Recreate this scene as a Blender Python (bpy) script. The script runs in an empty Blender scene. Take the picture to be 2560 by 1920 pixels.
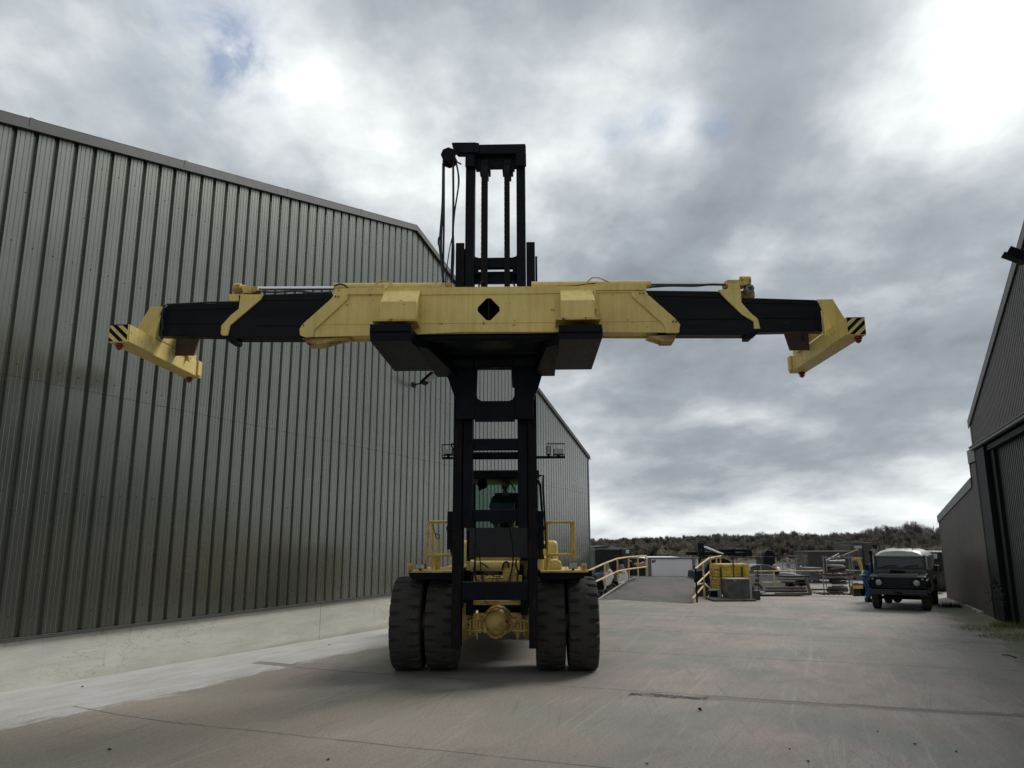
import bpy, math, random
from math import sin, cos, pi, radians, atan2, hypot, sqrt
from mathutils import Vector, Matrix, geometry
random.seed(7)
SC = bpy.context.scene
COL = SC.collection
# ---------------------------------------------------------------- camera
F = 1923.0; PIT = radians(11.66); ROL = radians(-0.176); CH = 2.14
cam_d = bpy.data.cameras.new("camera"); cam = bpy.data.objects.new("camera", cam_d); COL.objects.link(cam)
cam.location = (0, 0, CH)
fw = Vector((0, cos(PIT), sin(PIT))); up = Vector((0, -sin(PIT), cos(PIT))); rt = Vector((1, 0, 0))
CX = cos(ROL)*rt + sin(ROL)*up; CU = -sin(ROL)*rt + cos(ROL)*up
cam.matrix_world = Matrix(((CX.x, CU.x, -fw.x, 0), (CX.y, CU.y, -fw.y, 0), (CX.z, CU.z, -fw.z, CH), (0, 0, 0, 1)))
cam_d.sensor_width = 36; cam_d.lens = F/2560*36; cam_d.clip_start = 0.1; cam_d.clip_end = 5000
SC.camera = cam
# ---------------------------------------------------------------- light
SUN_AZ = 50.0; SUN_EL = 42.0      # azimuth clockwise from +Y
w = bpy.data.worlds.new("World"); SC.world = w; w.use_nodes = True
nt = w.node_tree; nt.nodes.clear()
def N(t, **k):
    n = nt.nodes.new(t)
    for a, b in k.items(): setattr(n, a, b)
    return n
def L(a, b): nt.links.new(a, b)
def val(x): 
    n = N('ShaderNodeValue'); n.outputs[0].default_value = x; return n.outputs[0]
def mth(op, a, b=None, c=None, clamp=False):
    n = N('ShaderNodeMath', operation=op, use_clamp=clamp)
    for i, x in enumerate((a, b, c)):
        if x is None: continue
        if isinstance(x, (int, float)): n.inputs[i].default_value = x
        else: L(x, n.inputs[i])
    return n.outputs[0]
def vmt(op, a, b=None, out=0):
    n = N('ShaderNodeVectorMath', operation=op)
    for i, x in enumerate((a, b)):
        if x is None: continue
        if isinstance(x, (tuple, list, Vector)): n.inputs[i].default_value = tuple(x)
        else: L(x, n.inputs[i])
    return n.outputs[out]
def mixc(f, a, b, bt='MIX'):
    n = N('ShaderNodeMix', data_type='RGBA', blend_type=bt)
    for i, x in ((0, f), (6, a), (7, b)):
        if isinstance(x, (int, float)): n.inputs[i].default_value = x
        elif isinstance(x, (tuple, list)): n.inputs[i].default_value = tuple(x) + ((1,) if len(x) == 3 else ())
        else: L(x, n.inputs[i])
    return n.outputs[2]
def ramp(f, stops, interp='LINEAR'):
    n = N('ShaderNodeValToRGB'); cr = n.color_ramp; cr.interpolation = interp
    while len(cr.elements) < len(stops): cr.elements.new(0.5)
    for e, (p, c) in zip(cr.elements, stops):
        e.position = p; e.color = (c, c, c, 1) if isinstance(c, (int, float)) else tuple(c) + (1,)
    if isinstance(f, (int, float)): n.inputs[0].default_value = f
    else: L(f, n.inputs[0])
    return n.outputs[0]
def noise(vec, scale, detail=4, rough=0.5, dist=0.0, out=0):
    n = N('ShaderNodeTexNoise'); n.inputs['Scale'].default_value = scale; n.inputs['Detail'].default_value = detail
    n.inputs['Roughness'].default_value = rough; n.inputs['Distortion'].default_value = dist
    if vec is not None: L(vec, n.inputs['Vector'])
    return n.outputs[out]
def sep(v):
    n = N('ShaderNodeSeparateXYZ'); L(v, n.inputs[0]); return n.outputs
def comb(x, y, z):
    n = N('ShaderNodeCombineXYZ')
    for i, a in enumerate((x, y, z)):
        if isinstance(a, (int, float)): n.inputs[i].default_value = a
        else: L(a, n.inputs[i])
    return n.outputs[0]
K = 2560/2212.0
def ray(px, py): return (CX*((px-1280)/F) - CU*((py-960)/F) + fw)
def sky_dir(dx, dy): return ray(dx*K, dy*K).normalized()
tc = N('ShaderNodeTexCoord'); D = vmt('NORMALIZE', tc.outputs['Generated'])
sx, sy, sz = sep(D)
den = mth('ADD', mth('MAXIMUM', sz, 0.0), 0.24)
P = comb(mth('DIVIDE', sx, den), mth('DIVIDE', sy, den), 0.0)
P = vmt('MULTIPLY', P, (1.0, 0.8, 1.0))
P = vmt('ADD', P, (3.1, 1.7, 0.0))
n2 = noise(P, 4.2, 9, 0.56, 0.0); P2 = vmt('ADD', P, vmt('MULTIPLY', noise(P, 2.6, 5, .55, 0., out=1), (.30, .30, 0.))); n1 = noise(P2, 1.15, 7, 0.50, 0.0); n3 = noise(P, 0.42, 4, 0.5, 0.2)
def spot(dx, dy, r, amp, ax=None):
    d = sky_dir(dx, dy); c = vmt('DOT_PRODUCT', D, tuple(d), out=1)
    a = mth('SUBTRACT', 1.0, c); k_ = mth('DIVIDE', a, (1-cos(radians(r))))
    return mth('MULTIPLY', mth('EXPONENT', mth('MULTIPLY', k_, -1.0)), amp)
dens = mth('ADD', mth('ADD', mth('MULTIPLY', n1, 1.25), mth('MULTIPLY', n2, 0.42)), mth('MULTIPLY', n3, 0.5))
dens = mth('SUBTRACT', dens, 1.085)
dens = mth('MULTIPLY', dens, mth('ADD', mth('MULTIPLY', ramp(sz, [(0.02, 0.), (.30, 1.)]), 1.1), 1.35))
bright = mth('ADD', mth('ADD', dens, 0.475), mth('MULTIPLY', ramp(sz, [(0.0, 1.), (.16, 0.)]), .04))
for s in ((2130, 310, 3.8, .34), (2190, 150, 6, .08), (100, 120, 11, .12), (1440, 310, 5.0, .24), (1450, 300, 2.6, .2), (2212, 180, 6, .12), (640, 190, 4, .10), (820, 400, 5, .14), (1810, 440, 5.5, .22),
          (1550, 880, 4, .2), (1300, 960, 4, .15), (1700, 1060, 7, .12), (2050, 1010, 5, .15), (60, 330, 8, .12), (1220, 310, 5, .12), (1000, 60, 9, -.10), (1620, 585, 3.0, .42), (1500, 640, 3, .1), (1950, 190, 5, .10),
          (1720, 240, 5, -.24), (1420, 440, 5, -.16), (1650, 720, 8, -.22), (2050, 500, 5, -.14), (1300, 130, 8, -.12), (1400, 780, 5, -.2), (1950, 760, 8, -.24), (850, 170, 6, -.12), (1500, 950, 4, -.12), (1900, 930, 5, -.14), (2190, 420, 5, -.2), (1020, 150, 6, -.08)):
    bright = mth('ADD', bright, spot(*s))
cl = ramp(bright, [(0.0, (.185, .207, .235)), (0.30, (.26, .287, .317)), (0.52, (.375, .405, .43)), (0.75, (.555, .585, .595)), (1.0, (.76, .775, .77))])
sky = N('ShaderNodeTexSky', sky_type='NISHITA', sun_disc=False, sun_elevation=radians(SUN_EL), sun_rotation=radians(SUN_AZ))
hole = mth('ADD', mth('ADD', spot(508, 130, 2.2, 1.0), spot(480, 105, 4.5, .34)), mth('ADD', spot(1420, 262, 1.2, .75), spot(1550, 272, 1.1, .8)))
hole = mth('ADD', hole, mth('ADD', spot(1325, 290, 1.3, .6), spot(440, 70, 4, .22)))
hole = mth('MULTIPLY', hole, mth('ADD', mth('MULTIPLY', noise(P, 6.5, 8, 0.6, 0.5), 4.6), -1.7), clamp=True)
hole = mth('MULTIPLY', hole, 0.70)
blue = vmt('MULTIPLY', sky.outputs[0], (0.085, 0.085, 0.088))
blue = mixc(0.75, blue, (.125, .185, .32))
skyc = mixc(hole, cl, blue)
# overcast dome: the side of the sky behind the photographer is duller than the side of the veiled sun
sd = Vector((sin(radians(SUN_AZ))*cos(radians(SUN_EL)), cos(radians(SUN_AZ))*cos(radians(SUN_EL)), sin(radians(SUN_EL))))
glow = mth('MULTIPLY', mth('EXPONENT', mth('MULTIPLY', mth('SUBTRACT', 1.0, vmt('DOT_PRODUCT', D, tuple(sd), out=1)), -16.0)), 0.15)
back = ramp(mth('ADD', mth('MULTIPLY', sy, 0.5), 0.5), [(0.15, 0.80), (0.6, 1.0)])
skyc = mixc(1.0, skyc, back, 'MULTIPLY')
skyc = vmt('ADD', skyc, comb(glow, glow, mth('MULTIPLY', glow, .95)))
low = ramp(sz, [(0.0, 1.0), (0.10, .94), (.3, 1.0)])
skyc = mixc(1.0, skyc, low, 'MULTIPLY')
bg = N('ShaderNodeBackground'); bg.inputs[1].default_value = 0.1
L(vmt('MULTIPLY', skyc, (10.0, 10.0, 10.0)), bg.inputs[0])
L(bg.outputs[0], N('ShaderNodeOutputWorld').inputs[0])
sun_d = bpy.data.lights.new("sun", 'SUN'); sun_d.energy = 1.5; sun_d.angle = radians(22); sun_d.color = (1, .97, .91)
sun = bpy.data.objects.new("sun", sun_d); COL.objects.link(sun)
sun.rotation_euler = (-sd).to_track_quat('-Z', 'Y').to_euler()
SC.view_settings.view_transform = 'Standard'; SC.view_settings.look = 'None'; SC.view_settings.exposure = 0.56; SC.view_settings.gamma = 1.0
SC.cycles.max_bounces = 6; SC.cycles.use_denoising = True
try: SC.cycles.denoiser = 'OPENIMAGEDENOISE'
except Exception: pass
# ---------------------------------------------------------------- materials
def mat(name, col, rough=0.6, metal=0.0, spec=0.5, c2=None, ns=3.0, lo=.42, hi=.62, c3=None, n3s=14., lo3=.6, hi3=.66, bump=0.0, bs=40., stretch=(1, 1, 1), trans=0.0, coat=0.0, alpha=1.0, streak=None, sks=(9, 9, .7)):
    """painted or bare surface: base colour, broad patches of c2, sharper marks of c3 (rust, dirt), fine bump"""
    global nt
    m = bpy.data.materials.new(name); m.use_nodes = True; nt = m.node_tree
    b = nt.nodes['Principled BSDF']
    t = N('ShaderNodeTexCoord'); v = vmt('MULTIPLY', t.outputs['Object'], stretch)
    c = tuple(col) + (1,)
    if c2 is not None:
        f = ramp(noise(v, ns, 6, .6, .3), [(lo, 0.0), (hi, 1.0)]); c = mixc(f, c, c2)
    if streak is not None:
        vs = vmt('MULTIPLY', t.outputs['Object'], sks)
        c = mixc(mth('MULTIPLY', ramp(noise(vs, 1.3, 6, .65), [(.45, 0.), (.75, 1.)]), streak[1]), c, streak[0])
    if c3 is not None:
        f = ramp(noise(v, n3s, 5, .65, .4), [(lo3, 0.0), (hi3, 1.0)]); c = mixc(f, c, c3)
    if isinstance(c, tuple): b.inputs['Base Color'].default_value = c
    else: L(c, b.inputs['Base Color'])
    rr = mth('ADD', mth('MULTIPLY', noise(v, 9. if metal < .7 else 1.2, 4, .6), .22 if metal < .7 else .10), rough - (.11 if metal < .7 else .05), clamp=True); L(rr, b.inputs['Roughness'])
    b.inputs['Metallic'].default_value = metal; b.inputs['Specular IOR Level'].default_value = spec
    b.inputs['Transmission Weight'].default_value = trans; b.inputs['Coat Weight'].default_value = coat; b.inputs['Coat Roughness'].default_value = .05 if metal < .7 else .22
    if bump:
        bn = N('ShaderNodeBump'); bn.inputs['Strength'].default_value = bump; bn.inputs['Distance'].default_value = .01
        L(noise(v, bs, 6, .65), bn.inputs['Height']); L(bn.outputs[0], b.inputs['Normal'])
    return m
def glass(name, col=(.8, .9, .88), rough=.05, mixf=.75, base=(.02, .025, .03)):
    global nt
    m = bpy.data.materials.new(name); m.use_nodes = True; nt = m.node_tree
    b = nt.nodes['Principled BSDF']; o = nt.nodes['Material Output']
    b.inputs['Base Color'].default_value = (.02, .025, .03, 1); b.inputs['Roughness'].default_value = rough
    tr = N('ShaderNodeBsdfTransparent'); tr.inputs[0].default_value = tuple(col) + (1,)
    ms = N('ShaderNodeMixShader'); b.inputs['Base Color'].default_value = tuple(base) + (1,); ms.inputs[0].default_value = mixf; L(b.outputs[0], ms.inputs[1]); L(tr.outputs[0], ms.inputs[2]); L(ms.outputs[0], o.inputs[0])
    return m
M = {}
M['yellow'] = mat('yellow_paint', (.74, .58, .19), .42, spec=.4, c2=(.65, .50, .16), ns=1.3, c3=(.13, .055, .03), n3s=9, lo3=.665, hi3=.685, bump=.25, bs=14, streak=((.30, .20, .075), .40))
M['yellow_dirty'] = mat('worn_yellow_paint', (.64, .46, .125), .55, c2=(.36, .25, .08), ns=4, c3=(.10, .035, .025), n3s=6, lo3=.60, hi3=.64, bump=.3, bs=30)
M['yellow_rail'] = mat('yellow_rail_paint', (.62, .44, .09), .5, c2=(.45, .30, .08), ns=6, c3=(.16, .07, .03), n3s=14, lo3=.62, hi3=.67)
M['orange_rail'] = mat('weathered_yellow_rail', (.70, .55, .27), .6, c2=(.50, .32, .12), ns=3, c3=(.12, .05, .03), n3s=9, lo3=.6, hi3=.66)
M['rust_yellow'] = mat('scraped_yellow_paint', (.50, .37, .12), .6, c2=(.30, .19, .07), ns=4, lo=.45, hi=.6, c3=(.07, .03, .02), n3s=8, lo3=.57, hi3=.6)
M['black'] = mat('black_paint', (.0022, .0042, .0082), .5, spec=.12, c2=(.005, .008, .013), ns=2, c3=(.020, .009, .006), n3s=3.5, lo3=.62, hi3=.72, bump=.2, bs=20)
M['black2'] = mat('black_boom_paint', (.0030, .0048, .0085), .42, spec=.12, c2=(.010, .010, .011), ns=1.6, c3=(.055, .035, .022), n3s=3, lo3=.64, hi3=.76, bump=.15, bs=14, stretch=(.5, 1, 2.5))
M['mast_rust'] = mat('worn_mast_face', (.0075, .0065, .007), .55, spec=.12, c2=(.003, .0045, .008), ns=2.5, c3=(.026, .012, .008), n3s=6, lo3=.56, hi3=.66, stretch=(2, 2, .6), bump=.3, bs=30)
M['chain'] = mat('oily_chain', (.005, .005, .005), .5, spec=.2, c2=(.010, .008, .007), ns=9)
M['rubber'] = mat('worn_rubber', (.050, .045, .042), .85, spec=.25, c2=(.036, .036, .034), ns=5, c3=(.085, .075, .066), n3s=22, lo3=.58, hi3=.75, bump=.5, bs=60)
M['hose'] = mat('hose_rubber', (.006, .007, .009), .45)
M['chrome'] = mat('chrome_rod', (.62, .63, .68), .14, metal=1.0)
M['steel'] = mat('grey_steel', (.16, .16, .16), .5, metal=.5, c2=(.09, .075, .06), ns=5)
M['dark'] = mat('dark_recess', (.004, .004, .005), .9)
M['navy'] = mat('navy_cab_panel', (.013, .017, .024), .5, c2=(.018, .022, .03))
M['red'] = mat('red_paint', (.26, .012, .022), .5, c2=(.2, .015, .02), ns=8)
M['lens'] = mat('lamp_lens', (.42, .43, .42), .25, spec=.6, c2=(.25, .26, .26), ns=20)
M['amber'] = mat('amber_lens', (.45, .20, .04), .35, c2=(.1, .05, .02), ns=15)
M['glass'] = glass('cab_glass', (.60, .74, .68), mixf=.95)
M['lrglass'] = glass('vehicle_glass', (.6, .65, .65), mixf=.40, base=(.12, .13, .13))  # grey base colour stands in for the sky reflected in the glass
M['clad'] = mat('grey_green_profiled_steel', (.205, .213, .185), .27, metal=.75, c2=(.178, .187, .164), ns=.5, bump=.03, bs=3, streak=((.13, .135, .095), .45), sks=(2.2, 2.2, .16), coat=.8)
M['trim'] = mat('grey_flashing', (.062, .066, .062), .5, metal=.2, c2=(.052, .056, .053), ns=1.0)
M['trim_r'] = mat('pale_grey_flashing', (.13, .135, .13), .5, metal=.2, c2=(.11, .115, .11), ns=1.0)
M['screw'] = mat('screw_head', (.02, .02, .02), .5)
M['clad_r'] = mat('brown_grey_profiled_steel', (.115, .100, .092), .5, metal=.2, c2=(.095, .087, .082), ns=.5, streak=((.05, .05, .045), .5))
M['door_green'] = mat('dark_green_corrugated_door', (.028, .042, .036), .5, spec=.3, c2=(.034, .045, .036), ns=.8, c3=(.10, .07, .03), n3s=1.2, lo3=.66, hi3=.8, streak=((.05, .045, .03), .5))
M['green_trim'] = mat('dark_green_frame', (.004, .007, .006), .6, spec=.2)
M['concrete'] = mat('concrete', (.38, .37, .34), .85, c2=(.29, .285, .26), ns=2.2, c3=(.16, .16, .13), n3s=9, lo3=.6, hi3=.75, bump=.4, bs=40)
M['old_concrete'] = mat('stained_concrete', (.13, .13, .115), .9, c2=(.06, .06, .055), ns=1.8, bump=.5, bs=30)
M['wood'] = mat('weathered_timber', (.17, .15, .13), .85, c2=(.09, .08, .07), ns=6, bump=.4, stretch=(1, 8, 8))
M['rust'] = mat('rusty_steel', (.06, .045, .038), .7, c2=(.10, .05, .03), ns=5)
M['galv'] = mat('galvanised_steel', (.30, .30, .29), .5, metal=.3, c2=(.2, .2, .19), ns=6)
M['white'] = mat('white_panel', (.88, .88, .88), .5, c2=(.82, .82, .83), ns=1.2)
M['grey'] = mat('grey_frame', (.16, .165, .17), .5, c2=(.11, .11, .11), ns=4)
M['stack_yellow'] = mat('yellow_plastic', (.80, .60, .10), .5, c2=(.55, .37, .05), ns=3, c3=(.22, .14, .05), n3s=7, lo3=.62, hi3=.7)
M['lr_green'] = mat('dark_green_vehicle_paint', (.0055, .010, .007), .3, spec=.35, c2=(.008, .011, .008), ns=3)
M['lr_black'] = mat('matt_black_plastic', (.004, .0055, .007), .5, spec=.2)
M['lr_roof'] = mat('pale_roof_paint', (.62, .62, .56), .35, c2=(.52, .52, .46), ns=3)
M['silver'] = mat('silver_grey_car_paint', (.34, .35, .37), .25, metal=.3, coat=.5)
M['bluegrey'] = mat('blue_grey_steel', (.10, .13, .17), .6, c2=(.075, .095, .12), ns=4)
M['khaki'] = mat('khaki_paint', (.060, .054, .042), .7, c2=(.05, .046, .038), ns=2)
M['shed'] = mat('dark_green_shed_paint', (.016, .025, .022), .6, c2=(.022, .03, .027), ns=2)
M['skin'] = mat('skin', (.50, .29, .21), .6)
M['hair'] = mat('hair', (.02, .013, .01), .8)
M['tshirt'] = mat('black_tshirt', (.004, .005, .007), .9)
M['overall'] = mat('blue_overalls', (.015, .065, .22), .85, c2=(.012, .05, .17), ns=8)
M['boot'] = mat('black_leather', (.01, .01, .01), .6)
M['bark'] = mat('bark', (.075, .062, .050), .9, c2=(.05, .042, .036), ns=4)
M['twig'] = mat('bare_twigs', (.30, .262, .235), .9, c2=(.23, .205, .19), ns=.06)
M['olive'] = mat('olive_foliage', (.265, .240, .185), .9, c2=(.21, .19, .155), ns=.07)
M['pale_twig'] = mat('pale_budding_twigs', (.42, .40, .29), .9, c2=(.30, .28, .20), ns=.3)
M['field'] = mat('rough_field', (.060, .055, .040), .95, c2=(.045, .043, .03), ns=.03)
M['moss'] = mat('moss', (.11, .115, .035), .95, c2=(.16, .15, .06), ns=6)
M['debris'] = mat('dead_leaf', (.012, .010, .009), .8)
M['pinkish'] = mat('pinkish_plastic', (.36, .25, .21), .7, c2=(.3, .2, .17))
for k_ in ('twig', 'olive', 'pale_twig'):     # twig clouds are lit like a soft mass, not card by card
    nt = M[k_].node_tree; L(comb(.25, -.5, .83), nt.nodes['Principled BSDF'].inputs['Normal']); nt.nodes['Principled BSDF'].inputs['Specular IOR Level'].default_value = 0
# ---------------------------------------------------------------- mesh builder
class MB:
    def __init__(s): s.v = []; s.f = []; s.c = []
    def cut(s): s.c.append((len(s.v), len(s.f)))     # what follows is a piece (object) of its own
    def add(s, vs, fs):
        o = len(s.v); s.v += [tuple(x) for x in vs]; s.f += [tuple(i+o for i in f) for f in fs]; return s
    def box(s, x0, x1, y0, y1, z0, z1, R=None, c=None):
        vs = [(x, y, z) for z in (z0, z1) for y in (y0, y1) for x in (x0, x1)]
        if R is not None:
            c = Vector(c or (0, 0, 0)); vs = [R @ Vector(p) + c for p in vs]
        return s.add(vs, [(0, 2, 3, 1), (4, 5, 7, 6), (0, 1, 5, 4), (2, 6, 7, 3), (0, 4, 6, 2), (1, 3, 7, 5)])
    def hexa(s, a, b):      # two quads, bottom and top, same winding
        return s.add(list(a)+list(b), [(3, 2, 1, 0), (4, 5, 6, 7), (0, 1, 5, 4), (1, 2, 6, 5), (2, 3, 7, 6), (3, 0, 4, 7)])
    def tube(s, pts, r, n=8, cap=True, r2=None):
        pts = [Vector(p) for p in pts]; m = len(pts); prev = None; vs = []; fs = []
        for i, p in enumerate(pts):
            t = (pts[min(i+1, m-1)] - pts[max(i-1, 0)])
            if t.length < 1e-9: t = Vector((0, 0, 1))
            t.normalize()
            if prev is None:
                a = Vector((0, 0, 1)) if abs(t.z) < .9 else Vector((1, 0, 0)); prev = t.cross(a).normalized()
            prev = (prev - t*prev.dot(t)).normalized(); q = t.cross(prev)
            rr = r if r2 is None else r + (r2-r)*i/(m-1)
            vs += [p + (prev*cos(2*pi*j/n) + q*sin(2*pi*j/n))*rr for j in range(n)]
        for i in range(m-1):
            fs += [(i*n+j, i*n+(j+1) % n, (i+1)*n+(j+1) % n, (i+1)*n+j) for j in range(n)]
        if cap: fs += [tuple(range(n-1, -1, -1)), tuple(range((m-1)*n, m*n))]
        return s.add(vs, fs)
    def lathe(s, prof, n=32, c=(0, 0, 0), axis='x'):   # prof: (axial, radius)
        vs = []; m = len(prof); c = Vector(c)
        for j in range(n):
            a = 2*pi*j/n
            for (h, r) in prof:
                p = {'x': (h, r*cos(a), r*sin(a)), 'y': (r*sin(a), h, r*cos(a)), 'z': (r*cos(a), r*sin(a), h)}[axis]
                vs.append(Vector(p)+c)
        fs = [(j*m+i, j*m+i+1, ((j+1) % n)*m+i+1, ((j+1) % n)*m+i) for j in range(n) for i in range(m-1)]
        return s.add(vs, fs)
    def prism(s, outer, y0, y1, holes=(), plane='xz'):
        loops = [list(outer)] + [list(h) for h in holes]
        P = lambda q, y: (q[0], y, q[1]) if plane == 'xz' else ((y, q[0], q[1]) if plane == 'yz' else (q[0], q[1], y))
        flat = [q for l in loops for q in l]; n = len(flat)
        tr = geometry.tessellate_polygon([[Vector((q[0], q[1], 0)) for q in l] for l in loops])
        vs = [P(q, y0) for q in flat] + [P(q, y1) for q in flat]
        fs = []
        for t in tr:
            fs.append(tuple(t)); fs.append(tuple(i+n for i in reversed(t)))
        o = 0
        for l in loops:
            k_ = len(l)
            for i in range(k_): j = (i+1) % k_; fs.append((o+i, o+j, o+j+n, o+i+n))
            o += k_
        return s.add(vs, fs)
    def build(s, name, m, parent=None, bevel=0.0, smooth=False, loc=None, rotz=0, label=None, seg=2):
        if s.c:
            cs = s.c+[(len(s.v), len(s.f))]; s.c = []; pv = pf = 0; last = None; allv, allf = s.v, s.f
            for (cv, cf) in cs:
                if cf > pf:
                    q = MB(); q.v = allv[pv:cv]; q.f = [tuple(i-pv for i in f) for f in allf[pf:cf]]
                    o_ = q.build(name, m, parent, bevel, smooth, loc, rotz, label, seg); last = last or o_
                pv, pf = cv, cf
            return last
        me = bpy.data.meshes.new(name); me.from_pydata(s.v, [], s.f); me.validate()
        import bmesh
        bm = bmesh.new(); bm.from_mesh(me); bmesh.ops.recalc_face_normals(bm, faces=bm.faces); bm.to_mesh(me); bm.free()
        mats = m if isinstance(m, (list, tuple)) else [m]
        for x in mats: me.materials.append(M[x] if isinstance(x, str) else x)
        if smooth:
            for p in me.polygons: p.use_smooth = True
            me.set_sharp_from_angle(angle=radians(38))
        o = bpy.data.objects.new(name, me); COL.objects.link(o)
        if parent is not None: o.parent = parent
        if loc is not None: o.location = loc
        o.rotation_euler = (0, 0, rotz)
        if bevel:
            b = o.modifiers.new('bevel', 'BEVEL'); b.width = bevel; b.segments = seg; b.limit_method = 'ANGLE'; b.angle_limit = radians(35)
            b.use_clamp_overlap = True
        if label: o['label'] = label
        return o
def tag(o, label, cat, group=None, kind=None):
    if label: o['label'] = label
    if cat: o['category'] = cat
    if group: o['group'] = group
    if kind: o['kind'] = kind
    return o
def thing(name, label, cat, loc=(0, 0, 0), rotz=0, group=None):
    o = bpy.data.objects.new(name, None); COL.objects.link(o); o.empty_display_size = .3
    o.location = loc; o.rotation_euler = (0, 0, rotz); return tag(o, label, cat, group)
def copy_tree(o, parent=None, loc=None, rotz=None, label=None):
    c = o.copy(); COL.objects.link(c)
    if parent is not None: c.parent = parent
    for ch in list(o.children): copy_tree(ch, c)
    if loc is not None: c.location = loc
    if rotz is not None: c.rotation_euler = (0, 0, rotz)
    if label: c['label'] = label
    return c
def G(dx, dy, z=0.0):       # ground point seen at a place of the photograph (measured on a 2212 px wide view)
    r = ray(dx*K, dy*K); t = (z-CH)/r.z; p = r*t; return Vector((p.x, p.y, z))
def YP(dx, dy, Y):          # point at depth Y
    r = ray(dx*K, dy*K); p = r*(Y/r.y); return Vector((p.x, p.y, p.z+CH))
# wall frame shared by both warehouses: local x runs along the walls, away from the camera
TH = radians(21.42); WR = pi/2-TH; WU = Vector((sin(TH), cos(TH), 0)); WN = Vector((cos(TH), -sin(TH), 0)); W0 = Vector((-7.30, 11.06, 0))
def WS(s_, d_, z=0.0): p = W0 + WU*s_ + WN*d_; return Vector((p.x, p.y, z))
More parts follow.
